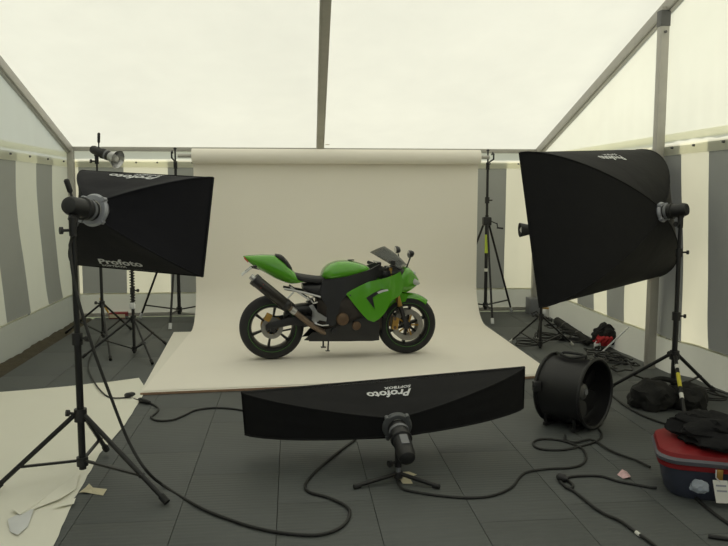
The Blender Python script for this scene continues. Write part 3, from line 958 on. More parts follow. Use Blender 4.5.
for s in (-1, 1):
    MB().tube([B3(180, 178, s * .08), B3(235, 188, s * .1), B3(300, 205, s * .12)], .012, 8).tube([B3(200, 172, s * .08), B3(262, 215, s * .11)], .009, 8).build('subframe_rail', 'steel' if s < 0 else 'frame_black', BK)
body_loft('air_duct', 'bike_black', [(240, 160, 182, .09), (285, 155, 215, .12), (325, 152, 235, .145), (350, 165, 215, .13)], e=3)
# shock absorber
MB().tube([B3(265, 215, 0), B3(300, 280, 0)], .03, 12).build('shock_absorber', 'frame_black', BK)

# foot pegs and their plates
for s in (-1, 1):
    skin_panel('peg_plate', 'steel', outline([(262, 236), (276, 232), (292, 258), (322, 276), (320, 288), (298, 284), (282, 296), (272, 284), (284, 268)]), lambda x, z: .165, s, .008, cells=.2)
    MB().cyl(B3(284, 292, s * .165), B3(284, 292, s * .235), .011, n=10).build('foot_peg', 'steel', BK)
    MB().tube([B3(280, 292, s * .18), B3(305, 300, s * .19), B3(326, 298, s * .19)], .007, 8).build('pedal', 'steel', BK)
    MB().tube([B3(268, 216, s * .15), B3(276, 226, s * .16), B3(290, 222, s * .165)], .008, 8).build('heel_guard', 'steel', BK)

# tank, seats, tail
tank = body_loft('fuel_tank', 'green', [(302, 128, 142, .06), (310, 111, 150, .125), (328, 96, 158, .165), (352, 87, 160, .175), (385, 84, 158, .175), (420, 89, 145, .165), (450, 99, 132, .125), (466, 112, 124, .06)], e=2.3)
MB().lathe(B3(400, 84, 0), (0, 0, 1), [(0, .01), (0, .035), (.008, .032), (.008, .01)], 20).build('filler_cap', 'black_plastic', tank)
body_loft('rider_seat', 'seat', [(205, 122, 150, .09), (225, 128, 155, .12), (260, 134, 160, .13), (295, 138, 164, .12), (315, 134, 160, .10)], e=3)
body_loft('pillion_seat', 'seat', [(150, 62, 80, .06), (172, 66, 92, .095), (190, 84, 112, .10), (204, 106, 128, .08)], e=2.8)
tail = body_loft('tail_cowl', 'green', [(44, 69, 73, .02), (62, 67, 92, .065), (85, 66, 110, .09), (112, 65, 126, .105), (148, 66, 147, .118), (176, 82, 159, .122), (200, 108, 165, .12), (222, 131, 163, .112), (241, 150, 157, .10)], e=2.6)
MB().loft([[B3(cx, cy, y) for y, cy in ((-hw, c0), (hw, c0), (hw, c1), (-hw, c1))] for cx, c0, c1, hw in ((47, 71, 79, .03), (60, 80, 92, .05))]).build('tail_light', 'red_print', tail)
MB().tube([B3(100, 112, 0), B3(72, 106, 0), B3(52, 122, 0)], .012, 8).build('plate_bracket', 'black_plastic', BK)
MB().loft([[B3(cx, cy, y) for y in (-.09, .09)] + [B3(cx + 3, cy + 2, y) for y in (.09, -.09)] for cx, cy in ((70, 107), (38, 134))]).build('number_plate', 'white_plastic', BK)
for s in (-1, 1):
    MB().tube([B3(78, 108, 0), B3(82, 104, s * .09), B3(84, 104, s * .14)], .007, 8).lathe(B3(84, 104, s * .14), (0, s, 0), [(0, .006), (.005, .016), (.035, .014), (.045, .004)], 12).build('indicator', 'black_plastic', BK)

# exhaust
SY = -.215
e0, e1 = B3(82, 148, SY), B3(196, 240, SY + .02)
ax = (e1 - e0).normalized()
can = MB().tube([e0, e0 + ax * .02, e1 - ax * .03, e1], [.060, .066, .066, .045], 28, oval=.85).build('silencer', 'carbon', BK)
MB().tube([e0 - ax * .012, e0 + ax * .035], .068, 28, oval=.87).build('end_cap', 'frame_black', can)
MB().tube([e0 - ax * .05, e0], .028, 18).build('exhaust_tip', 'steel', can)
MB().tube([e1 - ax * .06, e1 - ax * .035], .0685, 28, oval=.87).build('strap', 'frame_black', can)
nrm_ = Vector((0, -1, 0))
upv = ax.cross(nrm_).normalized()
if upv.z < 0: upv = -upv
mid = e0 + ax * .15
MB().bar(mid - ax * .085 + nrm_ * .0595, mid + ax * .085 + nrm_ * .0595, .055, .003, up=nrm_).build('badge_plate', 'black_plastic', can)
c = mid - ax * .065 + nrm_ * .0625
MB().add([c + upv * .024, c + ax * .022, c - upv * .024, c - ax * .022], [(0, 1, 2, 3)]).build('badge_mark', 'red_print', can, smooth=False)
tv, tf = text_mesh('AKRAPOVIC', .034, .0008)
MB().add([mid + ax * (x + .02) + upv * y + nrm_ * .0625 for x, y, z in tv], tf).build('badge_lettering', 'orange_print', can, smooth=False)
MB().tube(smooth_path([B3(190, 234, SY + .015), B3(208, 250, -.19), B3(236, 272, -.175), B3(270, 298, -.16), B3(310, 322, -.13), B3(345, 335, -.08)]), .028, 16).build('mid_pipe', 'pipe', BK)
MB().tube([B3(202, 246, -.19), B3(216, 256, -.185)], .034, 18).build('pipe_clamp', 'steel', BK)
MB().tube([B3(210, 190, -.12), B3(188, 212, -.17), B3(182, 226, -.19)], .008, 8).build('silencer_hanger', 'steel', BK)

# rear brake
MB().box(B3(126, 272, -.105), (.06, .045, .075), Matrix.Rotation(.5, 3, 'Y')).build('rear_caliper', 'gold', BK, bevel=.008)
MB().lathe(Vector((0, -.12, RW)), (0, -1, 0), [(0, .004), (0, .026), (.018, .022), (.018, .004)], 16).build('axle_nut', 'frame_black', BK)

# fork, front brake, mudguard
for s in (-1, 1):
    MB().tube([B3(528, 110, s * .10), B3(556, 212, s * .10), B3(562, 235, s * .10)], .026, 14).build('fork_tube', 'gold', BK)
    MB().tube([B3(556, 212, s * .10), B3(585, 300, s * .10)], [.021, .024], 14).build('fork_leg', 'frame_black', BK)
    MB().box(B3(583, 298, s * .10), (.06, .05, .07)).build('axle_clamp', 'frame_black', BK, bevel=.012)
    cal = MB().box(B3(546, 292, s * .085), (.065, .05, .12), Matrix.Rotation(.15, 3, 'Y')).build('front_caliper', 'gold', BK, bevel=.012)
    MB().cyl(B3(546, 278, s * .108), B3(546, 278, s * .118), .016, n=14).cyl(B3(546, 306, s * .108), B3(546, 306, s * .118), .016, n=14).build('piston_cap', 'bronze', cal)
MB().box(B3(524, 120, 0), (.06, .25, .03), Matrix.Rotation(.3, 3, 'Y')).build('top_yoke', 'frame_black', BK, bevel=.006)
MB().box(B3(545, 180, 0), (.06, .25, .04), Matrix.Rotation(.3, 3, 'Y')).build('lower_yoke', 'frame_black', BK, bevel=.006)
fw_c = Vector((WB, 0, FW))
def fender(i, j):
    a = math.radians(152 - 104 * i)
    yy = (j - .5) * 2
    rr = FW + .022 - .05 * abs(yy) ** 2.5
    return fw_c + Vector((math.cos(a) * rr, yy * (.075 - .035 * max(0, i - .55)), math.sin(a) * rr))
MB().grid(fender, 24, 14).build('front_fender', 'green', BK, solid=.004)
for s in (-1, 1):
    skin_panel('fender_arm', 'green', outline([(548, 205), (575, 196), (600, 203), (590, 226), (566, 232), (552, 222)]), lambda x, z: .082, s, .006, cells=.1)

# fairing
def fair_y(x, z):
    base = interp([(.74, .205), (.95, .245), (1.12, .245), (1.28, .205), (1.38, .150), (1.45, .085), (1.51, .025)], x)
    return base - .28 * (z - .62) ** 2 - .02
side = [(384, 195), (402, 184), (430, 168), (458, 154), (490, 147), (522, 139), (548, 130), (566, 122), (574, 150), (574, 178), (566, 197), (556, 205), (540, 212), (528, 224), (518, 246), (508, 262), (492, 278), (476, 288), (456, 281), (437, 262), (414, 234)]
for s in (-1, 1):
    sf = skin_panel('side_fairing', 'green', outline(side), fair_y, s, .008)
    off = .0045
    skin_panel('vent_decal', 'bike_black', outline([(449, 207), (474, 190), (492, 182), (500, 177), (510, 180), (504, 186), (488, 194), (470, 206), (472, 222), (478, 244), (466, 230)]), lambda x, z: fair_y(x, z) + off, s, .002, parent=sf, cells=.03)
    skin_panel('name_decal', 'white_plastic', outline([(484, 188), (500, 181), (520, 178), (522, 183), (504, 187), (490, 193)]), lambda x, z: fair_y(x, z) + off + .002, s, .001, parent=sf, cells=.03) if s < 0 else None
    skin_panel('fairing_bolt', 'frame_black', outline([(397, 198), (401, 198), (401, 202), (397, 202)]), lambda x, z: fair_y(x, z) + .003, s, .002, parent=sf, cells=.1)
nose = body_loft('nose_cowl', 'green', [(540, 133, 196, .165), (562, 120, 196, .165), (580, 104, 196, .145), (592, 106, 190, .120), (604, 118, 182, .090), (615, 132, 172, .055), (623, 146, 162, .02)], e=2.5)
for s in (-1, 1):
    hl = MB().loft([[B3(cx, cy, s * yy) + Vector((0, s * .022 * math.cos(t) * k_, .030 * math.sin(t) * k_)) for t in (2 * math.pi * q / 14 for q in range(14))] for cx, cy, yy, k_ in ((594, 152, .078, 1.0), (610, 154, .07, 1.15), (622, 158, .055, .8), (628, 160, .05, .2))]).build('headlight', 'lamp_glass', BK)
MB().tube([B3(606, 122, -.02), B3(612, 126, -.06)], .01, 8).build('ram_air_mark', 'white_plastic', BK)

def wscreen(i, j):
    cx0, cy0 = 586 + (513 - 586) * i, 98 + (38 - 98) * i - 5 * math.sin(math.pi * i)
    sx, sy = 562 + (476 - 562) * i, 112 + (62 - 112) * i
    t = (j - .5) * 2
    hw = .135 - .03 * i
    k = abs(t) ** 2.2
    return B3(cx0 + (sx - cx0) * k, cy0 + (sy - cy0) * k, t * hw)
MB().grid(wscreen, 14, 18).build('windscreen', 'screen', BK, solid=.003)
MB().box(B3(548, 106, 0), (.08, .16, .07), Matrix.Rotation(-.5, 3, 'Y')).build('dashboard', 'black_plastic', BK, bevel=.01)
body_loft('inner_cowl', 'bike_black', [(500, 112, 150, .10), (530, 104, 150, .13), (560, 108, 150, .13), (575, 112, 140, .10)], e=3)
# handlebars
for s in (-1, 1):
    MB().cyl(B3(524, 116, s * .10), B3(502, 112, s * .30), .012, n=10).build('handlebar', 'black_metal', BK)
    g = MB().tube([B3(512, 113, s * .21), B3(500, 111, s * .33)], .018, 12).build('grip', 'rubber', BK)
    MB().tube([B3(520, 108, s * .17), B3(530, 104, s * .23), B3(518, 106, s * .33)], .006, 8).build('lever', 'steel', BK)
    MB().box(B3(518, 108, s * .19), (.045, .05, .035)).build('switch_box', 'black_plastic', BK, bevel=.006)
MB().lathe(B3(540, 98, -.13), (0, 0, 1), [(0, .008), (0, .024), (.04, .024), (.045, .012), (.045, .004)], 16).build('brake_reservoir', 'black_plastic', BK)
MB().tube(smooth_path([B3(536, 104, -.13), B3(556, 120, -.17), B3(556, 180, -.14), B3(548, 270, -.11)]), .005, 8).build('brake_hose', 'rubber', BK)
# mirrors
for s in (-1, 1):
    mr = MB().tube([B3(585, 106, s * .12), B3(590, 92, s * .20), B3(596, 76, s * .255)], [.009, .007, .007], 8).build('mirror_stalk', 'black_plastic', BK)
    mc = B3(597, 63, s * .285)
    MB().loft([[mc + Vector((dx, s * .058 * math.cos(t) * k_, .036 * math.sin(t) * k_ + .008 * math.cos(t))) for t in (2 * math.pi * q / 18 for q in range(18))] for dx, k_ in ((-.018, .86), (-.016, 1.0), (.006, .98), (.024, .75), (.034, .3))]).build('mirror_housing', 'frame_black', mr)
    MB().loft([[mc + Vector((-.0195 - dx, s * .050 * math.cos(t), .031 * math.sin(t))) for t in (2 * math.pi * q / 18 for q in range(18))] for dx in (0, .001)]).build('mirror_glass', 'mirror_face', mr)
# side stand and chain side
MB().tube([B3(318, 330, .12), B3(325, 382, .19), B3(326, 399, .205)], .009, 8).box(B3(327, 400, .21), (.05, .05, .008)).build('side_stand', 'frame_black', BK)
MB().tube([B3(326, 345, -.02), B3(324, 382, -.02)], .008, 8).box(B3(323, 383, -.02), (.04, .03, .006)).build('stand_spring_arm', 'frame_black', BK)
MB().lathe(Vector((0, .085, RW)), (0, 1, 0), [(0, .06), (0, .105), (.006, .105), (.006, .06)], 40, closed=True).build('sprocket', 'gold', BK)
MB().bar(B3(137, 281, .09), B3(318, 272, .09), .012, .016).bar(B3(137, 336, .09), B3(318, 300, .09), .012, .016).build('chain', 'frame_black', BK)

# ---------------------------------------------------------------- stands at the back
# bare flash head on the far left stand
A0 = ground_pt(103.5, 342)
light_stand('tall black stand carrying the bare flash head at the back left', A0, 1.98, [ground_pt(66, 334), ground_pt(131, 330), ground_pt(110.6, 361)], .42, .10, .017, .60, collars=(.35, .7))
hA = Vector((A0[0], A0[1], 2.05))
axA = Vector((.85, -.45, -.33)).normalized()
flash_head('bare flash head with a clear glass dome high at the back left', hA + axA * .19 + Vector((0, 0, .03)), axA, (A0[0], A0[1], 1.99), .26, .05,
    handle=(hA + Vector((.03, -.02, .05)), hA + Vector((.04, -.03, .22))), base=(A0[0], A0[1], 1.94), reflector=(.10, .11))
# the lower stand with the coiled lead, half hidden by the rectangular softbox
B0 = ground_pt(134.5, 354)
sB = light_stand('shorter black stand with a coiled lead behind the rectangular softbox', B0, 1.20, [ground_pt(82, 359), ground_pt(166, 345), ground_pt(152.5, 365)], .36, .06, .016, .55, collars=(.35,))
MB().tube([Vector((B0[0] + .022 * math.cos(a), B0[1] + .022 * math.sin(a), .52 + .40 * a / 90)) for a in [k * .6 for k in range(151)]], .006, 5).build('coiled_lead', 'cable', sB)
MB().box((B0[0], B0[1] - .02, .50), (.05, .05, .06)).build('lead_clamp', 'white_plastic', sB, bevel=.008)

def backdrop_stand(label, base, feet, tapes):
    b = Vector((base[0], base[1], 0))
    t = thing('backdrop_stand', label, 'stand', (b.x, b.y, 0), group='stands holding the backdrop roll')
    MB().cyl(b + Vector((0, 0, .12)), b + Vector((0, 0, 1.35)), .022, n=12).build('column', 'black_metal', t)
    MB().cyl(b + Vector((0, 0, 1.3)), b + Vector((0, 0, 1.98)), .017, n=12).build('column', 'black_metal', t)
    hub = MB().box(b + Vector((0, 0, 1.27)), (.11, .10, .11)).build('hub', 'black_plastic', t, bevel=.02)
    cr = MB().cyl(b + Vector((.05, -.03, 1.27)), b + Vector((.12, -.05, 1.24)), .007, n=8).cyl(b + Vector((.12, -.05, 1.19)), b + Vector((.20, -.06, 1.18)), .012, n=10).bar(b + Vector((.12, -.05, 1.25)), b + Vector((.13, -.05, 1.18)), .012, .012).build('crank_handle', 'black_plastic', hub)
    c1 = MB().cyl(b + Vector((0, 0, 1.50)), b + Vector((0, 0, 1.58)), .03, n=12).build('collar', 'black_plastic', t)
    MB().cyl(b + Vector((0, 0, 1.54)), b + Vector((.06, -.03, 1.54)), .009, n=8).build('knob', 'black_plastic', c1)
    c2 = MB().cyl(b + Vector((0, 0, 1.93)), b + Vector((0, 0, 2.02)), .024, n=12).build('top_socket', 'black_metal', t)
    # hook that carries the core tube of the roll
    MB().tube([b + Vector((0, 0, 2.0)), b + Vector((0, -.06, 2.02)), Vector((b.x, 9.165, 2.05)), Vector((b.x, 9.165, 2.115)), Vector((b.x, 9.21, 2.135)), Vector((b.x, 9.25, 2.11))], .010, 8).build('roll_hook', 'black_metal', t)
    MB().cyl(b + Vector((0, 0, 2.0)), b + Vector((0, 0, 2.16)), .011, n=8).lathe(b + Vector((0, 0, 2.16)), (0, 0, 1), [(0, .006), (.005, .02), (.02, .02), (.03, .004)], 10).build('top_knob', 'black_plastic', c2)
    MB().cyl(b + Vector((0, 0, .15)), b + Vector((0, 0, .21)), .034, n=12).build('brace_collar', 'black_plastic', t)
    for k, f in enumerate(feet):
        F = Vector((f[0], f[1], .02))
        d = Vector((F.x - b.x, F.y - b.y, 0)).normalized()
        a = b + Vector((0, 0, 1.24)) + d * .045
        lg = MB().tube([a, F], .014, 10).build('leg', 'black_metal', t)
        e = (F - a).normalized()
        MB().tube([F - e * .07, F], .021, 10).build('foot_cap', 'white_plastic', lg)
        MB().bar(b + Vector((0, 0, .18)) + d * .03, a + (F - a) * .86, .022, .014).build('brace', 'black_metal', t)
    for (z0, z1, m) in tapes:
        MB().cyl(b + Vector((0, 0, z0)), b + Vector((0, 0, z1)), .0235, n=12).build('tape_band', m, t)
    return t
backdrop_stand('tall geared stand with lime tape at the right end of the backdrop', (2.50, 9.44), [(2.98, 9.86), (2.46, 8.93), (2.13, 9.88)], ((.86, 1.10, 'lime_tape'), (.62, .66, 'white_tape')))
backdrop_stand('tall geared stand at the left end of the backdrop behind the rectangular softbox', (-1.42, 9.44), [(-1.98, 9.84), (-1.46, 8.95), (-1.02, 9.88)], ())

# second light tucked behind the huge softbox
S2 = ground_pt(540, 349)
light_stand('small black stand with white taped feet behind the huge right softbox', S2, 1.18, [ground_pt(510, 343), ground_pt(573, 346), (S2[0] + .12, S2[1] + .45)], .34, .06, .015, .62, collars=(.4,), foot_mat='white_tape')
flash_head('black flash head with a narrow reflector poking out behind the huge softbox', (S2[0] - .12, S2[1], 1.255), (-1, .05, -.03), (S2[0] + .02, S2[1], 1.19), .26, .05, base=(S2[0], S2[1], 1.14), reflector=(.075, .125))

# ---------------------------------------------------------------- drum fan
fan_c = G(577, 431)
ctr = Vector((fan_c[0] + .025, fan_c[1] + .15, .248))
fa = Vector((math.sin(math.radians(45) - 0) , -math.cos(math.radians(45)), 0.03))
fa.rotate(Matrix.Rotation(-YAW, 3, 'Z'))
fa.normalize()
fan = thing('drum_fan', 'big black drum fan standing on the floor beside the strip softbox', 'fan', (ctr.x, ctr.y, 0))
FR, FL = .232, .33
MB().lathe(ctr - fa * FL / 2, fa, [(0, FR), (FL * .5, FR + .004), (FL, FR), (FL, FR - .008), (FL * .5, FR - .006), (0, FR - .008)], 56, closed=True).build('drum', 'black_metal', fan)
for h in (0, FL):
    MB().lathe(ctr + fa * (h - FL / 2), fa, [(0.013 * math.cos(q), FR + .004 + .013 * math.sin(q)) for q in (2 * math.pi * k / 8 for k in range(8))], 56, closed=True).build('rolled_rim', 'black_metal', fan)
s_ = Vector((0, 0, 1)).cross(fa).normalized()
u_ = fa.cross(s_)
MB().lathe(ctr - fa * .12, fa, [(0, .03), (0, .085), (.15, .085), (.17, .06), (.17, .01)], 24).build('motor', 'black_plastic', fan)
hubf = MB().lathe(ctr + fa * .05, fa, [(0, .06), (.03, .055), (.045, .03), (.045, .004)], 20).build('hub', 'bolt', fan)
MB().lathe(ctr + fa * .095, fa, [(0, .004), (0, .022), (.006, .022), (.006, .004)], 16).build('hub_cap', 'grey_plastic', fan)
for k in range(5):
    a = 2 * math.pi * k / 5 + .3
    d, p = s_ * math.cos(a) + u_ * math.sin(a), u_ * math.cos(a) - s_ * math.sin(a)
    def bl(i, j, d=d, p=p):
        rr = .05 + .165 * i
        w_ = (.05 + .05 * math.sin(math.pi * min(1, i * .9 + .1))) * (j - .5) * 2
        return ctr + fa * (.05 + .5 * w_ * (1 - .4 * i)) + d * rr + p * w_
    MB().grid(bl, 8, 4).build('blade', 'black_metal', fan, solid=.003)
for k in range(4):
    a = math.pi / 4 + math.pi / 2 * k
    d = s_ * math.cos(a) + u_ * math.sin(a)
    MB().tube([ctr - fa * .10 + d * .07, ctr - fa * .13 + d * (FR - .004)], .008, 8).build('motor_strut', 'black_metal', fan)
for rr in (.06, .11, .16, .205):
    MB().lathe(ctr - fa * (FL / 2 + .004), fa, [(.0025 * math.cos(q), rr + .0025 * math.sin(q)) for q in (2 * math.pi * k / 5 for k in range(5))], 40, closed=True).build('guard_ring', 'black_metal', fan)
hd = [ctr + u_ * (FR + .003) - fa * .10, ctr + u_ * (FR + .028) - fa * .07, ctr + u_ * (FR + .028) + fa * .07, ctr + u_ * (FR + .003) + fa * .10]
MB().tube(smooth_path(hd), .010, 10).build('carry_handle', 'black_plastic', fan)
MB().tube(smooth_path([ctr + u_ * (FR) - fa * .17 + s_ * .05, ctr + u_ * (FR + .03) - fa * .1 - s_ * .04, ctr + u_ * (FR + .012) + fa * .02 - s_ * .08, ctr + u_ * (FR + .03) + fa * .12 - s_ * .03]), .009, 8).build('power_lead', 'cable', fan)
MB().box(ctr - fa * (FL / 2 - .02) - s_ * (FR + .012) + u_ * .05, (.05, .05, .07)).cyl(ctr - fa * (FL / 2 - .02) - s_ * FR + u_ * .05, ctr - fa * (FL / 2 - .02) - s_ * (FR + .05) + u_ * .06, .012, n=10).build('latch', 'black_plastic', fan, bevel=.006)
for h in (-.11, .11):
    q = ctr + fa * h
    MB().bar((q.x - s_.x * .19, q.y - s_.y * .19, .02), (q.x + s_.x * .19, q.y + s_.y * .19, .02), .03, .025).build('foot_bar', 'black_metal', fan, bevel=.006)
    for s in (-1, 1):
        MB().bar((q.x + s * s_.x * .17, q.y + s * s_.y * .17, .02), (q.x + s * s_.x * .185, q.y + s * s_.y * .185, .10), .025, .008).build('foot_bracket', 'black_metal', fan)

# ---------------------------------------------------------------- soft lumps
def lump(name, mat, c, size, seed, amp=.25, freq=2.2, parent=None, flat=True, rotz=0.0, sub=4, saddle=0.0):
    bm = bmesh.new()
    bmesh.ops.create_icosphere(bm, subdivisions=sub, radius=1.0)
    b = MB()
    for v in bm.verts:
        p = v.co.copy()
        d = 1 + amp * noise.noise(p * freq + Vector((seed, seed * 2, 0))) + amp * .45 * noise.noise(p * freq * 2.7 + Vector((0, seed, 5)))
        d += amp * .5 * abs(noise.noise(p * freq * 1.6 + Vector((9, seed, 5))))
        p *= d
        if saddle: p.z *= 1 - saddle * math.exp(-(p.x / .3) ** 2)
        q = Vector((p.x * size[0], p.y * size[1], p.z * size[2]))
        if flat and q.z < -size[2] * .55: q.z = -size[2] * .55 - .05 * (q.z + size[2] * .55)
        q.rotate(Matrix.Rotation(rotz, 3, 'Z'))
        v.co = q + Vector(c)
    bm.verts.index_update()
    b.add([v.co.copy() for v in bm.verts], [[v.index for v in f.verts] for f in bm.faces])
    bm.free()
    return b.build(name, mat, parent)

bgp = G(672, 417)
bag = thing('sand_bag', 'black two lobed weight bag slumped over the foot of the right stand', 'bag', (2.84, 5.32, 0))
lump('bag_lobe', 'dark_bag', (2.72, 5.34, .075), (.165, .16, .13), 3.0, .22, 1.9, bag)
lump('bag_lobe', 'dark_bag', (2.99, 5.30, .065), (.15, .14, .115), 5.0, .24, 1.9, bag)
MB().tube(smooth_path([(2.74, 5.38, .19), (2.82, 5.41, .20), (2.92, 5.40, .18), (2.98, 5.32, .15)]), .02, 8).build('strap', 'dark_bag', bag)

# ---------------------------------------------------------------- tub of gear, bottom right
tc_ = Vector((2.315, 3.76, 0))
tr = math.radians(-22)
tub = thing('gear_tub', 'slate blue plastic tub with a red rim and black clothes on top', 'tub', (tc_.x, tc_.y, 0), tr, local=True)
def rrect(hx, hy, r, z, n=6):
    out = []
    for (sx, sy, a0) in ((1, 1, 0), (-1, 1, 90), (-1, -1, 180), (1, -1, 270)):
        for k in range(n + 1):
            a = math.radians(a0 + 90 * k / n)
            out.append((sx * (hx - r) + r * math.cos(a), sy * (hy - r) + r * math.sin(a), z))
    return out
MB().loft([rrect(.255, .175, .10, 0.0), rrect(.28, .195, .11, .03), rrect(.30, .215, .11, .15), rrect(.31, .225, .11, .215)]).build('tub_body', 'blue_plastic', tub)
MB().loft([rrect(.312, .227, .11, .195), rrect(.33, .245, .12, .205), rrect(.335, .25, .12, .225), rrect(.325, .24, .12, .238)], cap=False).build('grey_band', 'grey_rim', tub)
MB().loft([rrect(.312, .228, .11, .17), rrect(.322, .236, .11, .175), rrect(.322, .236, .11, .20), rrect(.312, .228, .11, .203)], cap=False).build('lower_red_band', 'red_plastic', tub)
MB().loft([rrect(.325, .24, .12, .236), rrect(.318, .232, .12, .258), rrect(.28, .20, .10, .272), rrect(.20, .14, .08, .272)]).build('red_lid', 'red_plastic', tub)
for x in (-.08,):
    MB().box((x + .05, -.247, .165), (.03, .012, .07)).build('latch', 'gold', tub, bevel=.004)
MB().add([(-.065, -.258, .145), (.005, -.262, .150), (.025, -.275, .035), (-.045, -.275, .030)], [(0, 1, 2, 3)]).build('paper_tag', 'white_tape', tub, solid=.001)
for k in range(3):
    MB().add([(-.050 + .006 * k, -.2675, .125 - .028 * k), (-.002 + .006 * k, -.2695, .128 - .028 * k), (-.001 + .006 * k, -.2705, .119 - .028 * k), (-.049 + .006 * k, -.2685, .116 - .028 * k)], [(0, 1, 2, 3)]).build('printed_line', 'ring', tub, smooth=False)
lump('clear_bag', 'bottle', (-.125, -.262, .105), (.045, .03, .035), 2.0, .25, 2.0, tub, flat=False, sub=3)
MB().tube([(-.05, -.255, .20), (-.05, -.262, .16), (-.03, -.262, .14)], .003, 6).build('tag_string', 'white_plastic', tub)
def tubpt(x, y, z):
    p = Vector((x, y, z)); p.rotate(Matrix.Rotation(tr, 3, 'Z')); return p + tc_
cl = lump('black_jacket', 'black_fleece', tubpt(.06, -.005, .325), (.275, .205, .085), 7.0, .35, 2.0, None, rotz=tr)
tag(cl, 'crumpled black jacket heaped on the red lid of the tub', 'jacket')
lump('sleeve', 'black_fleece', tubpt(-.10, .10, .33), (.13, .10, .075), 9.0, .3, 2.2, cl, rotz=tr)
MB().cyl(tubpt(-.13, -.07, .35), tubpt(-.125, -.085, .355), .012, n=12).build('snap_button', 'white_plastic', cl)

# ---------------------------------------------------------------- clutter by the right wall
g0 = G(601, 349)
rc = lump('red_strap_bundle', 'red_cloth', (g0[0] + .02, g0[1] + .02, .075), (.075, .07, .065), 11.0, .5, 2.6)
tag(rc, 'bundle of red straps on the cable heap by the right wall', 'straps')
for k in range(3):
    MB().tube(smooth_path([(g0[0] - .08 + .06 * k, g0[1] - .05, .06), (g0[0] - .03 + .05 * k, g0[1] - .09, .13), (g0[0] + .03 + .03 * k, g0[1] - .03, .12)]), .016, 6).build('strap_loop', 'red_cloth', rc)
g1 = G(611, 345)
gc = lump('green_strap_bundle', 'green_cloth', (g1[0] + .03, g1[1] + .12, .15), (.10, .08, .06), 13.0, .5, 2.4, flat=False)
tag(gc, 'bundle of green straps behind the red straps', 'straps')
g2 = G(622, 350)
dk = lump('dark_holdall', 'dark_bag', (g2[0] - .13, g2[1] + .15, .11), (.12, .10, .13), 15.0, .35, 1.8)
tag(dk, 'dark soft holdall leaning on the right tent wall behind the white rail', 'bag')
MB().tube(smooth_path([(g2[0] - .21, g2[1] + .10, .19), (g2[0] - .13, g2[1] + .06, .26), (g2[0] - .05, g2[1] + .10, .20)]), .01, 8).build('carry_strap', 'dark_bag', dk)
ra, rb = G(600, 354, .03), None
ray_p = PD(629, 327, 0.0)
rb = CC + ray(629, 327) * 7.35
rail = MB().bar(Vector(ra), Vector(rb), .030, .012).build('white_rail', 'white_plastic', origin=(ra[0], ra[1], 0), bevel=.003)
tag(rail, 'thin white metal rail leaning over the cable heap', 'rail')
wb = G(597, 349)
jb = MB().lathe((wb[0] - .02, wb[1] - .05, 0.0), (0, 0, 1), [(0, .01), (0, .035), (.07, .035), (.085, .02), (.10, .018), (.10, .005)], 16).build('white_pot', 'white_plastic', origin=(wb[0] - .02, wb[1] - .05, 0))
tag(jb, 'small white pot beside the red straps', 'pot')
MB().cyl((wb[0] - .02, wb[1] - .05, .10), (wb[0] - .02, wb[1] - .05, .115), .021, n=14).build('cap', 'red_plastic', jb)
# silver canister behind the small stand
cn = G(545, 318)
cs = MB().lathe((cn[0], cn[1], 0), (0, 0, 1), [(0, .01), (0, .055), (.11, .055), (.125, .045), (.125, .01)], 20).build('silver_tin', 'steel', origin=(cn[0], cn[1], 0))
tag(cs, 'small silver tin on the floor at the foot of the back wall', 'tin')
MB().lathe((cn[0], cn[1], .125), (0, 0, 1), [(0, .05), (.015, .05), (.015, .01)], 20).build('lid', 'gold', cs)
# red and white box edge by the back wall at the left
rb_ = G(117, 319)
bxx = thing('flat_red_box', 'flat red box with a yellow strap by the back wall at the left', 'box', (rb_[0], rb_[1], 0))
MB().box((rb_[0], rb_[1] + .1, .035), (.22, .16, .07)).build('carton', 'red_plastic', bxx, bevel=.006)
MB().box((rb_[0], rb_[1] + .1, .036), (.20, .165, .045)).build('pale_band', 'card', bxx)
MB().tube([(rb_[0] - .20, rb_[1] - .02, .28), (rb_[0] - .11, rb_[1] + .02, .08)], .012, 8).build('yellow_strap', 'orange_print', bxx)
# low dark case at the back right corner
lc = G(536, 311)
lcx = MB().box((lc[0] - .02, 9.78, .11), (.34, .22, .22)).build('low_case', 'grey_plastic', origin=(lc[0] - .02, 9.78, 0), bevel=.015)
tag(lcx, 'low grey case by the back right tent corner', 'case')
MB().box((lc[0] - .02, 9.66, .15), (.08, .02, .03)).build('clasp', 'bolt', lcx)

# ---------------------------------------------------------------- cables
def cable(label, pts, r=.0075, mat='cable', name='cable', group=None, z0=0.0):
    P = []
    for p in pts:
        if len(p) == 2:
            q = G(p[0], p[1])
            P.append(Vector((q[0], q[1], r + z0)))
        else:
            P.append(Vector(p))
    path = smooth_path(P, .03)
    # lift self crossings a little
    o = (path[0].x, path[0].y, 0)
    c = MB().tube(path, r, 8).build(name, mat, origin=o)
    return tag(c, label, 'cable', group)
hang = [Vector((LS[0] + .02, LS[1] - .03, 1.40))]
for u, v, d in ((70, 245, 4.02), (76, 290, 3.98), (92, 345, 3.98), (109, 392, 4.02), (128, 440, 4.05), (146, 470, 4.02)):
    hang.append(Vector(CC + ray(u, v) * d))
cable('thick black cable hanging from the left flash head and curling under the strip softbox', [tuple(h) for h in hang] + [(165, 488), (200, 509), (232, 522), (262, 531), (295, 536), (322, 536), (342, 528), (350, 515), (345, 507), (328, 499), (310, 494), (305, 488), (309, 480), (322, 467), (340, 452), (355, 441)], .0085)
cc1 = cable('thin black lead running from the back stands to the plug on the platform corner', [(100, 338), (93, 352), (88, 368), (95, 385), (104, 396), (112, 400), (124, 400), (131, 399)], .006, z0=.012)
